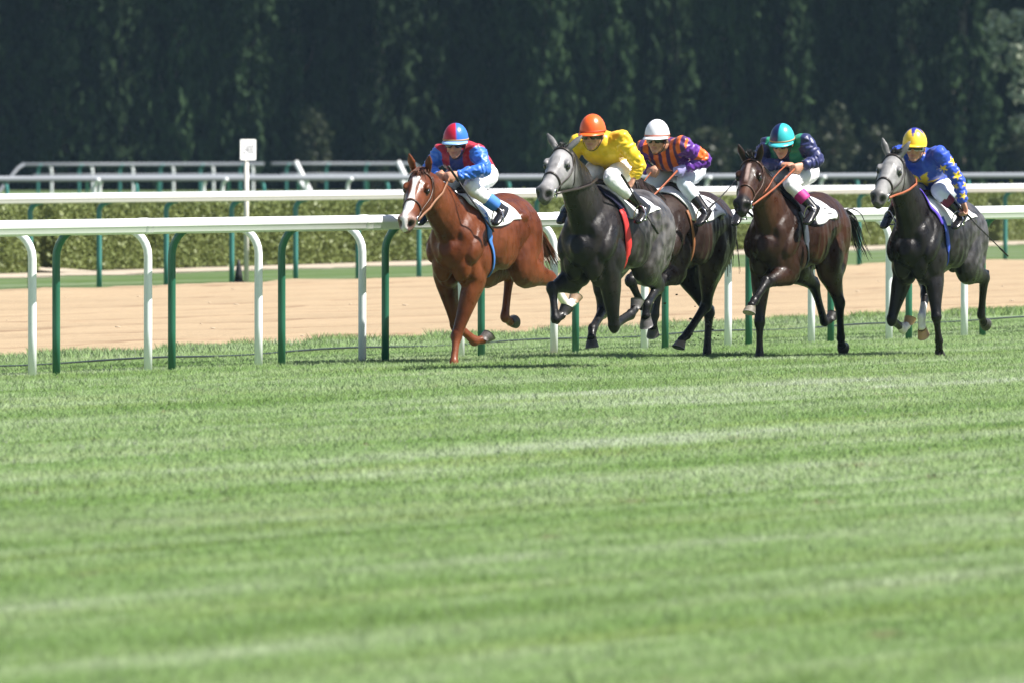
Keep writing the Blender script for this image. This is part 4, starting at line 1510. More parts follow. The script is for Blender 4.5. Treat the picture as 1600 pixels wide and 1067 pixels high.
def ribbon(name, pts, nrms, width, thick, material, parent, closed=False):
    """flat strap laid along surface points"""
    pts = [np.array(p) for p in pts]
    m = len(pts)
    v, f = [], []
    for i in range(m):
        a = pts[(i - 1) % m] if (closed or i > 0) else pts[0]
        b = pts[(i + 1) % m] if (closed or i < m - 1) else pts[-1]
        t = b - a
        t /= np.linalg.norm(t) + 1e-9
        n = np.array(nrms[i]); n = n / (np.linalg.norm(n) + 1e-9)
        w = np.cross(t, n)
        w /= np.linalg.norm(w) + 1e-9
        for sw, sn in ((-1, 0), (1, 0), (1, 1), (-1, 1)):
            v.append(pts[i] + w * sw * width / 2 + n * sn * thick)
    R = m if closed else m - 1
    for i in range(R):
        j = (i + 1) % m
        for k in range(4):
            f.append((i * 4 + k, i * 4 + (k + 1) % 4, j * 4 + (k + 1) % 4, j * 4 + k))
    if not closed:
        f += [(3, 2, 1, 0), tuple((m - 1) * 4 + k for k in range(4))]
    return new_obj(name, v, f, material, parent, True)


def cast(h, frm, to, off=0.004):
    d = Vector(to) - Vector(frm)
    L = d.length
    loc, nr, idx, dist = h.bvh.ray_cast(Vector(frm), d / L, L * 1.5)
    if loc is None:
        return np.array(to), np.array(-d / L)
    if nr.dot(d) > 0:
        nr = -nr
    return np.array(loc) + np.array(nr) * off, np.array(nr)


def head_path(h, pts, off=0.004):
    """surface points for a strap on the head: each given as (x, y, z) direction outward in the head's frame"""
    P, Q = [], []
    for (x, y, z) in pts:
        ax = h.XH((x, 0, -0.10))
        o = h.XH((x, y * 3, -0.10 + (z + 0.10) * 3))
        p, n = cast(h, o, ax, off)
        P.append(p); Q.append(n)
    return P, Q


def dense(pts, k=5):
    out = []
    for a, b in zip(pts[:-1], pts[1:]):
        for i in range(k):
            t = i / k
            out.append(tuple(np.array(a) * (1 - t) + np.array(b) * t))
    out.append(tuple(pts[-1]))
    return out


def make_bridle(h, c):
    r = empty('bridle', h.root.location, YAW)
    tag(r, c['bridle_label'], 'bridle', 'race bridles')
    M = c['bridle_mat']
    # noseband: ring round the face
    ring = [(0.37, 0.1 * math.cos(t), -0.10 + 0.12 * math.sin(t)) for t in np.linspace(0, 2 * math.pi, 25)[:-1]]
    P, Q = head_path(h, ring)
    ribbon('noseband', P, Q, 0.017, 0.006, M, r, True)
    # browband and headpiece
    ring = [(0.045, 0.12 * math.cos(t), -0.06 + 0.14 * math.sin(t)) for t in np.linspace(-0.15, math.pi + 0.15, 17)]
    P, Q = head_path(h, ring)
    ribbon('browband', P, Q, 0.017, 0.006, M, r)
    for g in (1, -1):
        P, Q = head_path(h, dense([(0.03, g * 0.12, 0.0), (0.10, g * 0.12, -0.10), (0.24, g * 0.12, -0.13), (0.37, g * 0.10, -0.13), (0.47, g * 0.08, -0.14)], 4))
        ribbon('cheek_strap', P, Q, 0.014, 0.006, M, r)
        P, Q = head_path(h, dense([(0.01, g * 0.12, -0.02), (0.06, g * 0.12, -0.14), (0.12, g * 0.10, -0.28)], 4))
        ribbon('throat_strap', P, Q, 0.014, 0.005, M, r)
        # bit ring
        cpt = np.array(head_path(h, [(0.475, g * 0.08, -0.145)], 0.010)[0][0])
        ax = h.RH @ np.array((0, g, 0.1))
        e1 = h.RH @ np.array((1, 0, 0)); e2 = h.RH @ np.array((0, 0, 1))
        mb = MB()
        mb.tube([cpt + 0.034 * (math.cos(t) * e1 + math.sin(t) * e2) for t in np.linspace(0, 2 * math.pi, 15)], 0.007, 6)
        mb.build('bit_ring', M_STEEL, r)
        # rein to the hand
        hand = np.array(c['rein_to'][0 if g == 1 else 1])
        mid = c.get('rein_mid', {}).get(g)
        pts = [cpt] + ([np.array(mid)] if mid is not None else []) + [hand]
        q = []
        for a, b in zip(pts[:-1], pts[1:]):
            for k in range(6):
                t = k / 6
                q.append(a * (1 - t) + b * t + np.array((0, 0, -0.02 * math.sin(math.pi * t))))
        q.append(pts[-1])
        # keep the rein outside the neck
        fixed = []
        for p in q:
            loc, nr, i_, d_ = h.bvh.find_nearest(Vector(p))
            if loc is not None and (Vector(p) - loc).dot(nr) < 0.012:
                p = np.array(loc + nr * 0.014)
            fixed.append(p)
        nn = [np.array((0.2, g * 1.0, 0.3))] * len(fixed)
        ribbon('rein', fixed, nn, c.get('rein_w', 0.018), 0.007, c['rein_mat'], r)
    return r


def make_saddle(h, c):
    s = h.c['s']
    r = empty('racing_saddle', h.root.location, YAW)
    tag(r, c['saddle_label'], 'saddle', 'race saddles with number cloths')
    x0, x1 = c['cloth']
    drop = c['drop']
    nx, na = 22, 41
    outer, inner = [], []
    colr = []
    zc = 1.16 * s
    for i in range(nx):
        u = i / (nx - 1)
        for k in range(na):
            w = (k / (na - 1)) * 2 - 1
            ang = w * drop * (0.86 + 0.14 * math.sin(math.pi * min(1, u * 1.15 + 0.1)))
            x = x0 + (x1 - x0) * u - 0.10 * abs(w) ** 1.5 * c.get('sweep', 1.0) + 0.012 * math.sin(7 * w)
            o = np.array((x, 1.2 * math.sin(ang), zc + 1.2 * math.cos(ang)))
            p, n = cast(h, o, (x, 0, zc), 0.016 + 0.006 * math.sin(9 * u + 4 * w))
            outer.append(p); inner.append(p - n * 0.010)
            colr.append(c['cloth_col'](u, w))
    v = outer + inner
    K = nx * na
    f = []
    for i in range(nx - 1):
        for k in range(na - 1):
            a = i * na + k
            f.append((a, a + 1, a + na + 1, a + na))
            f.append((K + a, K + a + na, K + a + na + 1, K + a + 1))
    edge = [k for k in range(na)] + [i * na + na - 1 for i in range(1, nx)] + [(nx - 1) * na + k for k in range(na - 2, -1, -1)] + [i * na for i in range(nx - 2, 0, -1)]
    for a, b in zip(edge, edge[1:] + edge[:1]):
        f.append((b, a, K + a, K + b))
    o = new_obj('saddle_cloth', v, f, M_CLOTH, r, True)
    set_col(o.data, np.array(colr + colr))
    # small racing seat
    xs = (x0 + x1) / 2 + 0.06
    pts = []
    for dx, a, b, dz in ((0.14, 0.05, 0.028, 0.035), (0.06, 0.09, 0.026, 0.022), (-0.06, 0.11, 0.026, 0.018), (-0.16, 0.10, 0.03, 0.04)):
        p, n = cast(h, (xs + dx, 0, 2.2), (xs + dx, 0, 1.0), dz)
        pts.append((p, a, b))
    mb = MB()
    mb.loft(pts, (0, 1, 0), 14)
    mb.build('seat', M_DARKL, r)
    # girth
    gx = c['girth_x']
    P, Q = [], []
    for t in np.linspace(math.radians(48), math.radians(312), 37):
        x = gx + c.get('girth_slant', 0.06) * math.cos(t)
        p, n = cast(h, (x, 0.46 * s * math.sin(t), zc + (0.43 * s if math.cos(t) < 0 else 0.6 * s) * math.cos(t)), (x, 0, zc), 0.006)
        P.append(p); Q.append(n)
    ribbon('girth', P, Q, c.get('girth_w', 0.072), 0.010, c['girth_mat'], r)
    # stirrups
    for g, an in ((1, c['ankL']), (-1, c['ankR'])):
        an = np.array(an)
        ball = np.array(c['toe'][0 if g == 1 else 1]) * 0.55 + an * 0.45 + np.array((0.0, 0, -0.052))
        top = np.array((xs + 0.02, g * 0.20, zc + 0.24 * s))
        pt, n = cast(h, (xs + .02, g * 1.0, zc + 0.30 * s), (xs + .02, 0, zc + .1 * s), 0.02)
        mb = MB()
        w = 0.052
        arch = [ball + np.array((0, w * math.cos(t), 0.115 * math.sin(t))) for t in np.linspace(0, math.pi, 11)]
        mb.tube(arch, 0.006, 6)
        mb.box(ball, (0.05, 2 * w, 0.010))
        mb.build('stirrup_iron', M_STEEL, r)
        tp = ball + np.array((0, 0, 0.118))
        q = [pt * (1 - t) + tp * t for t in np.linspace(0, 1, 8)]
        fx = []
        for p in q:
            loc, nr, i_, d_ = h.bvh.find_nearest(Vector(p))
            if (Vector(p) - loc).dot(nr) < 0.02:
                p = np.array(loc + nr * 0.022)
            fx.append(p)
        ribbon('stirrup_leather', fx, [np.array((0, g, 0.2))] * len(fx), 0.022, 0.005, M_DARKL, r)
    return r


def limb(mb, pts, spec, n=14, lat=(0, 1, 0), k=1.0, off=0.0):
    mb.loft([(p, a * k + off, b * k + off) for p, a, b in along(pts, spec)], lat, n, 3)


def add_hand(mb, wrist, d, pal, g):
    """palm, four curled fingers and a thumb closed on the rein; d forearm direction, pal palm normal"""
    d = np.array(d) / np.linalg.norm(d)
    pal = np.array(pal, float); pal -= d * (pal @ d); pal /= np.linalg.norm(pal)
    sd = np.cross(d, pal)
    w = np.array(wrist)
    mb.loft([(w - d * 0.02, 0.026, 0.019), (w + d * 0.025, 0.036, 0.019), (w + d * 0.07, 0.041, 0.017), (w + d * 0.09, 0.038, 0.014)], sd, 12, 3)
    for i, L in enumerate((0.92, 1.0, 0.94, 0.78)):
        o = w + d * 0.086 + sd * (0.030 - 0.020 * i)
        p1 = o + d * 0.026 * L + pal * 0.016
        p2 = p1 + pal * 0.030 * L - d * 0.008
        p3 = p2 - d * 0.028 * L + pal * 0.002
        mb.tube([o - d * 0.015, o, p1, p2, p3], [0.0098, 0.0102, 0.0098, 0.0092, 0.008], 8)
    o = w + d * 0.03 + sd * 0.036
    mb.tube([o - sd * 0.012, o + d * 0.03 + sd * 0.014 + pal * 0.012, o + d * 0.056 + sd * 0.002 + pal * 0.028, o + d * 0.066 - sd * 0.012 + pal * 0.036], [0.012, 0.0118, 0.0105, 0.009], 8)


def make_rider(h, c):
    ctr = Vector((h.root.location.x, h.root.location.y, h.root.location.z))
    base = np.array(c['pelvis']) + np.array((0, 0, -0.12))
    Rz = Matrix.Rotation(YAW, 3, 'Z')
    r = empty('person', ctr + Rz @ Vector(base), YAW)
    tag(r, c['label'], 'person', 'riders in racing silks')
    Lc = lambda q: np.array(q, float) - base
    pel, chest, neck = Lc(c['pelvis']), Lc(c['chest']), Lc(c['neck'])
    sh = [Lc(c['shL']), Lc(c['shR'])]
    el = [Lc(c['elL']), Lc(c['elR'])]
    ha = [Lc(c['haL']), Lc(c['haR'])]
    hip = [Lc(c['hipL']), Lc(c['hipR'])]
    kn = [Lc(c['kneeL']), Lc(c['kneeR'])]
    an = [Lc(c['ankL']), Lc(c['ankR'])]
    to = [Lc(c['toe'][0]), Lc(c['toe'][1])]
    O = Lc(c['helm'])
    RH = rot_ypr(*[math.radians(q) for q in c['look']])
    X = lambda q: O + RH @ np.array(q)
    spine = [pel + np.array((-0.06, 0, -0.02)), pel, (pel * 0.55 + chest * 0.45) + np.array((-0.01, 0, 0.035)), chest, neck]
    tor = [(0, 0.3, .145, .105), (1, 0, .165, .125), (1, .6, .150, .118), (2, 0.2, .150, .120), (2, .8, .172, .132), (3, .1, .180, .130), (3, .55, .165, .105), (3, .95, .085, .070)]
    arm = [(0, -0.12, .062, .066), (0, .12, .062, .066), (0, .55, .052, .054), (0, .92, .047, .049), (1, .12, .046, .048), (1, .45, .041, .043), (1, .97, .030, .032)]
    thg = [(0, -.05, .094, .100), (0, .25, .088, .093), (0, .6, .070, .075), (0, .92, .055, .058), (1, .05, .053, .056), (1, .3, .051, .055), (1, .62, .043, .045)]

    def wristpt(i):
        return el[i] + (ha[i] - el[i]) * 0.93 - (ha[i] - el[i]) / np.linalg.norm(ha[i] - el[i]) * 0.05

    wr = [wristpt(0), wristpt(1)]
    # ---------------- body: one skin from head to ankle
    mb = MB()
    mb.loft([(p, a * 0.86, b * 0.86) for p, a, b in along(spine, tor)], (0, 1, 0), 16, 3)
    for i in (0, 1):
        limb(mb, [sh[i], el[i], wr[i]], arm[:-1] + [(1, 1.0, .026, .028)], 12, k=0.82)
        limb(mb, [hip[i], kn[i], an[i]], thg + [(1, 1.0, .038, .042)], 12, k=0.86)
        d = wr[i] - el[i]
        g = 1 if i == 0 else -1
        add_hand(mb, wr[i], d, c.get('palm', ((0.1, -1, -0.35), (0.1, 1, -0.35)))[i], g)
    # head: skull, jaw, cheeks, nose, brow, ears, neck
    mb.ellipsoid(X((-0.012, 0, -0.045)), (0.102, 0.080, 0.110), RH, 18, 12)
    mb.loft([(X((0.035, 0, -0.06)), 0.066, 0.070), (X((0.045, 0, -0.12)), 0.060, 0.062), (X((0.055, 0, -0.165)), 0.046, 0.042), (X((0.062, 0, -0.190)), 0.030, 0.026)], RH @ np.array((0, 1, 0)), 14)
    mb.loft([(X((0.098, 0, -0.085)), 0.009, 0.010), (X((0.112, 0, -0.110)), 0.013, 0.014), (X((0.114, 0, -0.124)), 0.017, 0.014)], RH @ np.array((0, 1, 0)), 10)
    mb.ellipsoid(X((0.090, 0, -0.152)), (0.018, 0.026, 0.010), RH, 10, 6)
    mb.ellipsoid(X((0.086, 0, -0.186)), (0.022, 0.026, 0.018), RH, 10, 6)
    for g in (1, -1):
        mb.ellipsoid(X((0.072, g * 0.040, -0.118)), (0.028, 0.024, 0.026), RH, 10, 6)
        mb.ellipsoid(X((-0.008, g * 0.082, -0.095)), (0.020, 0.010, 0.032), RH, 8, 6)
    mb.loft([(X((-0.025, 0, -0.11)), 0.055, 0.058), ((X((-0.03, 0, -0.14)) * 0.6 + neck * 0.4), 0.055, 0.057), (neck, 0.065, 0.065)], RH @ np.array((0, 1, 0)), 12)
    body = mb.remeshed('body', M_SKIN, r, 0.0083, 2, 0.4)
    V = verts_np(body.data)
    LHd = (V - O) @ RH
    cc = np.tile(np.array(c.get('skin', SKIN)), (len(V), 1))
    face = (LHd[:, 0] > -0.2) & (LHd[:, 0] < 0.16) & (np.abs(LHd[:, 1]) < 0.12) & (LHd[:, 2] < 0.1) & (LHd[:, 2] > -0.24)
    cc = lerpc(cc, (0.36, 0.12, 0.10), face * np.exp(-((LHd[:, 2] + 0.152) / 0.009) ** 2) * (np.abs(LHd[:, 1]) < 0.026) * (LHd[:, 0] > 0.07) * 0.8)
    cc = lerpc(cc, c.get('hair', (0.05, 0.035, 0.025)), face * (LHd[:, 0] < -0.005) * (LHd[:, 2] > -0.13))
    if 'glove' in c:
        for i in c['glove']:
            cc = np.where((np.linalg.norm(V - ha[i], axis=1) < 0.14)[:, None], np.array((0.36, 0.33, 0.62)), cc)
    set_col(body.data, cc)

    # ---------------- jacket
    mb = MB()
    mb.loft([(p, a + 0.010, b + 0.010) for p, a, b in along(spine, tor[:-1] + [(3, .82, .090, .078)])], (0, 1, 0), 18, 3)
    for i in (0, 1):
        limb(mb, [sh[i], el[i], wr[i]], arm, 14, off=0.011)
        mb.loft([(chest + (sh[i] - chest) * 0.3, 0.09, 0.10), (sh[i], 0.075, 0.078)], (1, 0, 0), 12)
    # cuff and billow at the back of the waist
    jk = mb.remeshed('jacket', M_SILK, r, 0.0085, 5, 0.5)
    me = jk.data
    V, Nn = verts_np(me), normals_np(me)
    dT = np.min([segd(V, spine[k], spine[k + 1])[0] for k in range(4)], axis=0)
    tT = np.zeros(len(V)); best = np.full(len(V), 9.0)
    for k in range(4):
        d, t = segd(V, spine[k], spine[k + 1])
        u = d < best
        tT = np.where(u, k + t, tT); best = np.where(u, d, best)
    dA = np.full((2, len(V)), 9.0); tA = np.zeros((2, len(V)))
    for i in (0, 1):
        for k, (a, b) in enumerate(((sh[i], el[i]), (el[i], wr[i]))):
            d, t = segd(V, a, b)
            u = d < dA[i]
            tA[i] = np.where(u, k + t, tA[i]); dA[i] = np.where(u, d, dA[i])
    arm_i = np.where(dA[0] < dA[1], 0, 1)
    dAm = np.minimum(dA[0], dA[1]); tAm = np.where(arm_i == 0, tA[0], tA[1])
    sleeve = (dAm < 0.105) & (dAm / 0.072 < dT / 0.130) & (tAm > 0.0)
    wrk = np.array([noise.noise(Vector((p[0] * 9, p[1] * 9, p[2] * 13))) + 0.6 * noise.noise(Vector((p[0] * 22, p[1] * 22 + 5, p[2] * 26))) for p in V])
    fold = np.sin(tAm * 24 + 6 * wrk) * sleeve * 0.0042
    bil = 0.022 * np.exp(-((tT - 1.7) / 0.7) ** 2) * np.clip(Nn[:, 2], 0, 1) * (~sleeve)
    set_verts(me, V + Nn * (wrk * 0.007 + (0.35 - np.abs(wrk)) * 0.011 + fold + bil)[:, None])
    set_col(me, c['silk'](V, tT, sleeve, tAm, arm_i, Nn, spine, V[:, 1] - spine[3][1]))

    # ---------------- breeches
    mb = MB()
    mb.loft([(p, a + 0.012, b + 0.012) for p, a, b in along(spine, [(0, 0.0, .130, .095), (0, 0.4, .150, .112), (1, 0, .166, .126), (1, .35, .150, .116)])], (0, 1, 0), 16, 3)
    for i in (0, 1):
        limb(mb, [hip[i], kn[i], an[i]], thg, 14, off=0.009)
    br = mb.remeshed('breeches', M_BREECH, r, 0.009, 4, 0.5)
    V, Nn = verts_np(br.data), normals_np(br.data)
    wrk = noise3(V, 16, 3.0) * 0.006 + noise3(V, 36, 8.0) * 0.003
    set_verts(br.data, V + Nn * wrk[:, None])
    set_col(br.data, np.tile(np.array(c.get('breech', (0.80, 0.80, 0.82))), (len(V), 1)))

    # ---------------- boots
    for i in (0, 1):
        mb = MB()
        cp = kn[i] + (an[i] - kn[i]) * 0.60
        d = (an[i] - kn[i]) / np.linalg.norm(an[i] - kn[i])
        heel = an[i] + d * 0.055
        toe = to[i]
        fd = toe - heel; fd /= np.linalg.norm(fd)
        mb.loft([(cp, .052, .054), (kn[i] + (an[i] - kn[i]) * 0.8, .047, .050), (an[i], .043, .050), (an[i] + d * 0.05, .040, .048)], (0, 1, 0), 14)
        mb.loft([(heel - fd * 0.045, .030, .026), (heel + fd * 0.02, .038, .040), (heel + fd * 0.09, .042, .034), (heel + fd * 0.16, .044, .026), (heel + fd * 0.205, .034, .018)], (0, 1, 0), 14)
        bt = mb.remeshed('boot', M_BOOT, r, 0.008, 2, 0.5)
        if 'cuff' in c:
            mb = MB()
            t0, t1 = c.get('cuff_t', (0.55, 0.68))
            q0 = kn[i] + (an[i] - kn[i]) * t0; q1 = kn[i] + (an[i] - kn[i]) * t1
            mb.loft([(q0, .059, .062), (q0 * .5 + q1 * .5, .058, .061), (q1, .055, .059)], (0, 1, 0), 16)
            mb.build('boot_cuff', c['cuff'], bt)

    # ---------------- helmet with silk cap, peak, goggles
    rx, ry, rz = 0.124, 0.103, 0.134
    v, f, cc = [], [], []
    nu, nv = 40, 15
    for j in range(nv):
        ph = math.radians(4 + 94 * j / (nv - 1))
        for k in range(nu):
            a = 2 * math.pi * k / nu
            pk = 1 + 0.012 * math.sin(6 * a + 3 * j)
            q = np.array((rx * math.cos(a) * math.sin(ph) * pk - 0.004, ry * math.sin(a) * math.sin(ph) * pk, rz * math.cos(ph) - 0.052))
            v.append(X(q)); cc.append(c['cap'](a, ph))
    for j in range(nv - 1):
        for k in range(nu):
            f.append((j * nu + k, (j + 1) * nu + k, (j + 1) * nu + (k + 1) % nu, j * nu + (k + 1) % nu))
    f.append(tuple(range(nu)))
    f.append(tuple((nv - 1) * nu + k for k in range(nu - 1, -1, -1)))
    hm = new_obj('helmet', v, f, M_CAP, r, True)
    set_col(hm.data, np.array(cc))
    # peak: curved thin plate standing out over the eyes
    v, f = [], []
    K = 17
    for k in range(K):
        a = math.radians(-78 + 156 * k / (K - 1))
        out = 0.058 * math.cos(a * 0.98) ** 0.8 + 0.006
        for rr, dz in ((0.97, 0.0), (1.0, -0.016)):
            pass
        x0_, y0_ = rx * math.cos(a) * 0.985, ry * math.sin(a) * 0.985
        x1_, y1_ = x0_ + out * math.cos(a * 0.55), y0_ + out * math.sin(a * 0.55) * 0.5
        zb = -0.062
        for (x, y, z) in ((x0_, y0_, zb + 0.006), (x1_, y1_, zb - 0.012), (x1_, y1_, zb - 0.019), (x0_, y0_, zb - 0.006)):
            v.append(X((x - 0.004, y, z)))
    for k in range(K - 1):
        for j in range(4):
            f.append((k * 4 + j, k * 4 + (j + 1) % 4, (k + 1) * 4 + (j + 1) % 4, (k + 1) * 4 + j))
    f += [(3, 2, 1, 0), tuple((K - 1) * 4 + j for j in range(4))]
    pk = new_obj('peak', v, f, M_CAP, hm, True)
    set_col(pk.data, np.tile(np.array(c['peak']), (len(v), 1)))
    if 'band' in c:
        P = [X((rx * 1.0 * math.cos(a) - 0.004, ry * 1.0 * math.sin(a), -0.050)) for a in np.linspace(0, 2 * math.pi, 33)[:-1]]
        Q = [RH @ np.array((math.cos(a), math.sin(a), 0)) for a in np.linspace(0, 2 * math.pi, 33)[:-1]]
        ribbon('cap_band', P, Q, 0.012, 0.004, c['band'], hm, True)
    # goggles
    gg = empty('goggles', (0, 0, 0)); gg.parent = r

    def strip_mesh(name, a0, a1, z0, z1, off, th, material, parent):
        v, f = [], []
        K = 15
        for k in range(K):
            a = math.radians(a0 + (a1 - a0) * k / (K - 1))
            nz_ = 0.012 * math.exp(-(math.degrees(a) / 9) ** 2)
            for dr, z in ((off, z0 + nz_), (off + th, z0 + nz_ + .003), (off + th, z1 - .003), (off, z1)):
                v.append(X(((0.088 + dr) * math.cos(a) + 0.002, (0.070 + dr) * math.sin(a), z)))
        for k in range(K - 1):
            for j in range(4):
                f.append((k * 4 + j, k * 4 + (j + 1) % 4, (k + 1) * 4 + (j + 1) % 4, (k + 1) * 4 + j))
        f += [(3, 2, 1, 0), tuple((K - 1) * 4 + j for j in range(4))]
        return new_obj(name, v, f, material, parent, True)
    fr = strip_mesh('goggle_frame', -68, 68, -0.117, -0.062, 0.004, 0.016, c['frame'], r)
    strip_mesh('goggle_lens', -56, 56, -0.109, -0.070, 0.019, 0.004, M_LENS, fr)
    strip_mesh('goggle_strap', 66, 180, -0.098, -0.078, 0.010, 0.004, c['frame'], fr)
    bpy.data.objects.remove(gg)
    # chin strap
    pts = [X((0.0 + 0.05 * math.sin(t) , 0.084 * math.cos(t), -0.07 - 0.14 * math.sin(t))) for t in np.linspace(0, math.pi, 15)]
    ribbon('chin_strap', pts, [p - X((0, 0, -0.1)) for p in pts], 0.012, 0.003, M_FRAMEB, r)
    return r


def make_whip(h, label, p0, p1, handle=0.16, r0=0.007):
    p0, p1 = np.array(p0, float), np.array(p1, float)
    r = empty('riding_whip', h.root.location, YAW)
    tag(r, label, 'whip', 'riders\' whips')
    d = (p1 - p0) / np.linalg.norm(p1 - p0)
    mb = MB()
    mb.tube([p0, p0 + d * handle * 0.1, p0 + d * handle], [0.012, 0.011, 0.010], 8)
    mb.build('handle', M_BLACK, r)
    mb = MB()
    e = p1 - d * 0.13
    mb.tube([p0 + d * handle, (p0 + e) / 2 + np.array((0, 0, -0.006)), e], [r0, r0 * 0.85, r0 * 0.7], 8)
    mb.build('shaft', M_BLACK, r)
    mb = MB()
    mb.tube([e, e + d * 0.03, p1], [r0 * 0.8, r0 * 2.0, r0 * 1.6], 8, 0.5)
    mb.build('flap', M_BLACK, r)


# ---- patterns of silks, caps and cloths
RED, BLUE = (0.42, 0.010, 0.030), (0.030, 0.150, 0.60)
NAVY, TURQ, EMER = (0.012, 0.018, 0.085), (0.035, 0.43, 0.46), (0.010, 0.22, 0.12)
ORG, PUR = (0.72, 0.135, 0.014), (0.105, 0.020, 0.26)
YEL = (0.80, 0.52, 0.015)
WHT = (0.80, 0.80, 0.82)


def silk1(V, tT, sl, tA, ai, Nn, sp, y):
    c = np.tile(RED, (len(V), 1))
    front = (Nn[:, 2] < 0.15) & (np.abs(y) < 0.062)
    c = np.where(front[:, None], np.array((0.020, 0.045, 0.22)), c)
    return np.where(sl[:, None], np.array(BLUE), c)


def silk2(V, tT, sl, tA, ai, Nn, sp, y):
    return np.tile(YEL, (len(V), 1))


def silk3(V, tT, sl, tA, ai, Nn, sp, y):
    st = (np.sin(y * 2 * math.pi / 0.078 + 0.6) > -0.1)
    c = np.where(st[:, None], np.array(ORG), np.array((0.060, 0.014, 0.10)))
    s = np.tile(PUR, (len(V), 1))
    bnd = (tA > 0.50) & (tA < 0.88)
    s = np.where(bnd[:, None], np.array(ORG), s)
    return np.where(sl[:, None], s, c)


def silk4(V, tT, sl, tA, ai, Nn, sp, y):
    c = np.tile(NAVY, (len(V), 1))
    ep = (np.abs(np.abs(y) - 0.105) < 0.055) & (tT > 1.9)
    lo = (tT < 1.5) & (Nn[:, 2] < 0.6)
    c = np.where((ep | lo)[:, None], np.array(EMER), c)
    return np.where((sl & (tA > 0.10))[:, None], np.array((0.022, 0.028, 0.115)), c)


def star(px, py, r, rot=0.3):
    a = np.arctan2(py, px) + rot
    d = np.hypot(px, py)
    k = np.mod(a, 2 * math.pi / 5) - math.pi / 5
    return d * np.cos(k) / r < 0.42 + 0.50 * np.abs(k) / (math.pi / 5) * 1.15


def silk5(V, tT, sl, tA, ai, Nn, sp, y):
    c = np.tile((0.020, 0.070, 0.50), (len(V), 1))
    m = V[:, 0] * 0
    # big star on the breast and stars down the sleeves
    big = star(y, (tT - 2.75) * 0.24, 0.115) & (Nn[:, 2] < 0.25) & (~sl)
    bar = (np.abs(tT - 2.75) < 0.14) & (np.abs(y) < 0.15) & (y < 0) & (Nn[:, 2] < 0.25) & (~sl)
    ang = np.arctan2(Nn[:, 0], Nn[:, 1] * np.where(ai == 0, 1, -1) + 0.3 * Nn[:, 2])
    small = np.zeros(len(V), bool)
    for k, t0 in enumerate((0.42, 0.86, 1.30, 1.74)):
        for a0 in (-2.2, -0.1, 2.0):
            da = np.mod(ang - a0 - 1.0 * (k % 2) + math.pi, 2 * math.pi) - math.pi
            small |= star(da * 0.055, (tA - t0) * 0.27, 0.038, 0.3 + k) & sl
    back = np.zeros(len(V), bool)
    for (yy, tt) in ((0.09, 2.0), (-0.09, 2.0), (0.0, 1.5), (0.0, 2.6)):
        back |= star(y - yy, (tT - tt) * 0.24, 0.06, 0.2) & (Nn[:, 2] > 0.25) & (~sl)
    return np.where((big | small | back | bar)[:, None], np.array((0.80, 0.56, 0.03)), c)


def cap1(a, ph):
    return RED if (math.sin(2 * (a - 0.22)) < 0) else BLUE


def cap5(a, ph):
    k = abs((a / (2 * math.pi) * 5 + 0.0) % 1 - 0.5) * 2
    return (0.03, 0.035, 0.30) if math.degrees(ph) < 20 + 38 * k ** 1.3 else (0.82, 0.56, 0.04)


def dark_marks(marks):
    def fn(u, w):
        for (u0, u1, w0, w1) in marks:
            if u0 < u < u1 and w0 < w < w1:
                return (0.02, 0.02, 0.025)
        return None
    return fn


def cloth(front=None, fu=0.12, marks=(), trim=None):
    dm = dark_marks(marks)

    def fn(u, w):
        if front and u < fu:
            return front
        if trim and (abs(w) > 0.95 or u > 0.97):
            return trim
        return dm(u, w) or WHT
    return fn


def mir(p):
    return (p[0], -p[1], p[2])


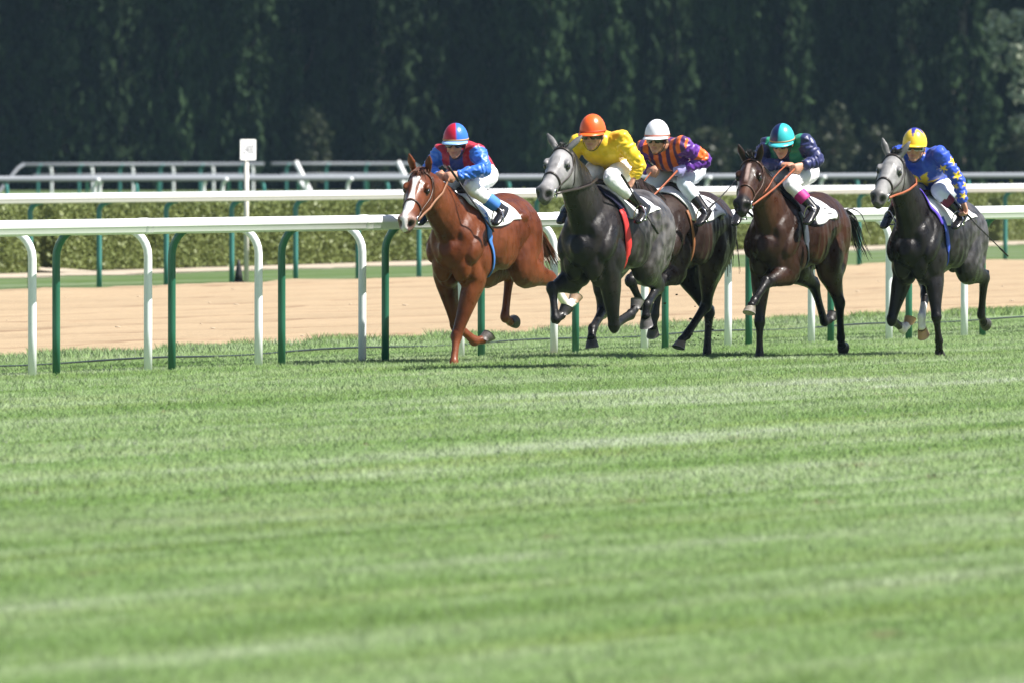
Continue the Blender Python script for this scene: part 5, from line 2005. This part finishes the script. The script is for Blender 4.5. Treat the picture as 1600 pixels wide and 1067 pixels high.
G1 = mat('girth_blue', (0.045, 0.17, 0.50), 0.6, scale=12, vary=0.5)
RIDERS = [
    dict(key='H1', label='person in blue and red silks crouched on the chestnut horse', pelvis=(-0.16, 0, 1.655), chest=(0.13, 0, 1.80), neck=(0.24, 0, 1.875), helm=(0.27, 0.0, 1.995), look=(14, 6, 0),
         shL=(0.215, .17, 1.845), shR=(0.165, -.17, 1.84), elL=(0.286, .27, 1.690), elR=(0.20, -.27, 1.70), haL=(0.50, .05, 1.645), haR=(0.50, -.05, 1.64),
         hipL=(-0.12, .105, 1.65), hipR=(-0.12, -.105, 1.65), kneeL=(0.30, .14, 1.560), kneeR=(0.30, -.14, 1.56), ankL=(0.095, .31, 1.385), ankR=(0.095, -.31, 1.385), toe=((0.20, .335, 1.270), (0.20, -.335, 1.27)),
         silk=silk1, cap=cap1, peak=(0.25, 0.45, 0.78), band=mat('cap_band_tan', (0.42, 0.26, 0.13)), frame=M_FRAMEB, cuff=mat('cuff_blue', (0.05, 0.20, 0.60), 0.7), cuff_t=(0.60, 0.90),
         bridle_label='brown leather bridle on the blazed chestnut horse', bridle_mat=M_LEATHER, rein_mat=M_TAN, rein_to=((0.50, .05, 1.64), (0.50, -.05, 1.635)),
         saddle_label='saddle and white cloth with blue girth on the chestnut horse', cloth=(0.24, -0.40), drop=1.12, cloth_col=cloth(), girth_x=0.10, girth_mat=G1,
         whips=[('black whip lying along the chestnut horse\'s shoulder', (0.62, .085, 1.725), (0.26, .335, 1.19))]),
    dict(key='H2', label='person in plain yellow silks and orange cap on the steel grey horse', pelvis=(-0.30, 0, 1.675), chest=(-0.07, 0, 1.84), neck=(0.06, 0, 1.925), helm=(0.165, 0.0, 2.035), look=(6, 6, 0),
         shL=(0.0, .185, 1.915), shR=(0.0, -.185, 1.89), elL=(-0.093, .30, 1.705), elR=(-0.02, -.28, 1.74), haL=(-0.03, .255, 1.555), haR=(0.18, -.10, 1.60),
         hipL=(-0.26, .105, 1.67), hipR=(-0.26, -.105, 1.67), kneeL=(0.115, .125, 1.605), kneeR=(0.05, -.115, 1.615), ankL=(-0.107, .31, 1.385), ankR=(-0.107, -.31, 1.385), toe=((-0.0, .335, 1.27), (-0.0, -.335, 1.27)),
         silk=silk2, cap=lambda a, ph: (0.80, 0.115, 0.018), peak=(0.80, 0.125, 0.02), band=mat('cap_band_rust', (0.50, 0.07, 0.02)), frame=M_FRAMEB, palm=((0.6, -0.6, -0.3), (0.1, 1, -0.35)),
         bridle_label='dark bridle on the steel grey horse', bridle_mat=M_DARKL, rein_mat=M_DARKL, rein_w=0.02, rein_to=((0.18, .05, 1.60), (0.18, -.10, 1.595)),
         saddle_label='navy edged saddle cloth with red girth on the steel grey horse', cloth=(0.16, -0.52), drop=1.00, cloth_col=cloth((0.010, 0.010, 0.03), 0.16, ((0.62, 0.67, 0.46, 0.60), (0.67, 0.80, 0.50, 0.55), (0.76, 0.81, 0.52, 0.66))), girth_x=0.02,
         girth_mat=mat('girth_red', (0.52, 0.020, 0.020), 0.6, scale=12, vary=0.2),
         whips=[('black whip pointing back along the steel grey horse\'s flank', (0.21, .27, 1.63), (-0.327, .365, 1.155))]),
    dict(key='H3', label='person in orange and purple striped silks and white cap on the dark brown horse', pelvis=(-0.38, 0, 1.665), chest=(-0.03, 0, 1.79), neck=(0.10, 0, 1.87), helm=(0.235, 0.0, 2.0), look=(6, 4, 0),
         shL=(0.11, .18, 1.865), shR=(0.08, -.18, 1.84), elL=(-0.10, .315, 1.735), elR=(0.02, -.28, 1.70), haL=(0.11, .155, 1.655), haR=(0.20, -.06, 1.64),
         hipL=(-0.34, .105, 1.66), hipR=(-0.34, -.105, 1.66), kneeL=(0.0, .14, 1.550), kneeR=(0.0, -.14, 1.55), ankL=(-0.03, .31, 1.335), ankR=(-0.03, -.31, 1.335), toe=((0.085, .335, 1.225), (0.085, -.335, 1.225)),
         silk=silk3, cap=lambda a, ph: (0.80, 0.80, 0.83), peak=(0.80, 0.80, 0.83), band=mat('cap_band_red', (0.55, 0.18, 0.12)), frame=M_FRAMEB, glove=(0,), breech=(0.66, 0.72, 0.80),
         bridle_label='dark bridle with orange reins on the hidden brown horse', bridle_mat=M_DARKL, rein_mat=M_ORANGE, rein_w=0.015, rein_to=((0.13, .14, 1.65), (0.20, -.06, 1.64)),
         saddle_label='white number cloth and saddle on the dark brown horse', cloth=(0.10, -0.58), drop=1.10, cloth_col=cloth(None, 0, ((0.60, 0.68, 0.34, 0.46), (0.80, 0.86, 0.42, 0.62), (0.74, 0.80, 0.78, 0.86)), None), girth_x=0.02,
         girth_mat=mat('girth_rust', (0.26, 0.10, 0.04), 0.6), girth_w=0.03,
         whips=[('thin black whip angled up behind the white-capped rider\'s boot', (0.02, .36, 1.31), (-0.62, .40, 1.59))]),
    dict(key='H4', label='person in navy and green silks and halved turquoise cap on the bay horse', pelvis=(-0.33, 0, 1.645), chest=(-0.13, 0, 1.805), neck=(-0.02, 0, 1.885), helm=(0.06, 0.01, 1.965), look=(8, 14, 0),
         shL=(-0.05, .17, 1.895), shR=(-0.07, -.17, 1.865), elL=(-0.09, .285, 1.735), elR=(-0.0, -.25, 1.70), haL=(0.10, .165, 1.675), haR=(0.08, .085, 1.70),
         hipL=(-0.29, .105, 1.64), hipR=(-0.29, -.105, 1.64), kneeL=(0.17, .12, 1.545), kneeR=(0.10, -.14, 1.555), ankL=(0.13, .30, 1.355), ankR=(0.13, -.30, 1.355), toe=((0.24, .325, 1.24), (0.24, -.325, 1.24)),
         silk=silk4, cap=lambda a, ph: TURQ if math.sin(a) > -0.02 else NAVY, peak=(0.06, 0.46, 0.52), band=mat('cap_band_tan', (0.42, 0.26, 0.13)), frame=M_FRAMEB, cuff=mat('cuff_magenta', (0.45, 0.018, 0.20), 0.6), cuff_t=(0.46, 0.74),
         bridle_label='brown bridle with orange reins on the bay horse', bridle_mat=M_LEATHER, rein_mat=M_ORANGE, rein_w=0.015, rein_to=((0.12, .15, 1.665), (0.11, .08, 1.70)),
         saddle_label='black edged saddle with white number cloth on the bay horse', cloth=(0.16, -0.46), drop=1.18, cloth_col=cloth((0.006, 0.006, 0.012), 0.30, ((0.62, 0.70, 0.50, 0.56), (0.76, 0.86, 0.66, 0.72), (0.80, 0.92, 0.82, 0.87))), girth_x=0.06,
         girth_mat=mat('girth_slate', (0.055, 0.065, 0.085), 0.5), whips=[]),
    dict(key='H5', label='person in blue silks with yellow stars, arm down, on the charcoal horse', pelvis=(-0.28, 0, 1.50), chest=(0.03, 0, 1.70), neck=(0.14, 0, 1.80), helm=(0.225, 0.0, 1.93), look=(12, 2, 0),
         shL=(0.12, .185, 1.79), shR=(0.10, -.185, 1.80), elL=(0.03, .315, 1.575), elR=(0.14, -.27, 1.66), haL=(0.02, .375, 1.315), haR=(0.34, -.03, 1.58),
         hipL=(-0.24, .105, 1.495), hipR=(-0.24, -.105, 1.495), kneeL=(0.05, .14, 1.480), kneeR=(0.10, -.14, 1.48), ankL=(-0.03, .30, 1.305), ankR=(-0.03, -.30, 1.305), toe=((0.075, .325, 1.195), (0.075, -.325, 1.195)),
         silk=silk5, cap=cap5, peak=(0.80, 0.50, 0.03), frame=M_FRAMEW, palm=((0.8, -0.5, 0.0), (0.1, 1, -0.35)), breech=(0.62, 0.66, 0.78), cuff=mat('cuff_wine', (0.16, 0.012, 0.04), 0.5), cuff_t=(0.35, 0.62),
         bridle_label='bridle with slack orange rein on the charcoal horse', bridle_mat=M_DARKL, rein_mat=M_ORANGE, rein_w=0.018, rein_to=((0.36, .03, 1.56), (0.34, -.03, 1.57)),
         saddle_label='purple edged white saddle cloth with blue girth on the charcoal horse', cloth=(0.22, -0.50), drop=1.02, cloth_col=cloth((0.10, 0.06, 0.42), 0.07, (), None), girth_x=0.04,
         girth_mat=mat('girth_royal', (0.025, 0.06, 0.38), 0.6), girth_w=0.045,
         whips=[('black whip swung back and down from the star-silked rider\'s hand', (0.06, .34, 1.345), (-0.36, .62, 0.925))]),
]
for c in RIDERS:
    h = HH[c['key']]
    make_saddle(h, c)
    make_bridle(h, c)
    make_rider(h, c)
    for lab, p0, p1 in c['whips']:
        make_whip(h, lab, p0, p1)

# crumbs of turf thrown up behind the dark brown horse
mb = MB()
for i in range(22):
    q = HH['H3'].root.location + Matrix.Rotation(YAW, 3, 'Z') @ Vector((-0.55 + random.gauss(0, 0.22), random.gauss(0.05, 0.12), 0.16 + abs(random.gauss(0, 0.26))))
    r_ = random.uniform(0.004, 0.011)
    mb.ellipsoid(q, (r_ * 1.3, r_, r_ * 0.8), None, 6, 4)
tag(mb.build('turf_crumbs', mat('thrown_soil', (0.05, 0.045, 0.025), 0.9)), 'crumbs of turf thrown up by the dark brown horse', 'turf crumbs', kind='stuff')
# ================================================================== air
# faint blue summer haze between here and the trees
v = [(x, y, z) for z in (-1.2, 27.0) for x, y in ((-90, -6), (90, -6), (90, 470), (-90, 470))]
hz = new_obj('haze', v, [(0, 3, 2, 1), (4, 5, 6, 7), (0, 1, 5, 4), (1, 2, 6, 5), (2, 3, 7, 6), (3, 0, 4, 7)], None)
m = bpy.data.materials.new('haze_air')
m.use_nodes = True
nt = m.node_tree
nt.nodes.remove(nt.nodes['Principled BSDF'])
pv = nt.nodes.new('ShaderNodeVolumePrincipled')
pv.inputs['Color'].default_value = (0.50, 0.76, 1.0, 1)
pv.inputs['Density'].default_value = 0.000072
pv.inputs['Anisotropy'].default_value = 0.0
nt.links.new(pv.outputs[0], nt.nodes['Material Output'].inputs['Volume'])
hz.data.materials.append(m)
tag(hz, kind='stuff')
hz['label'] = 'thin blue haze hanging over the racecourse'
hz['category'] = 'haze'
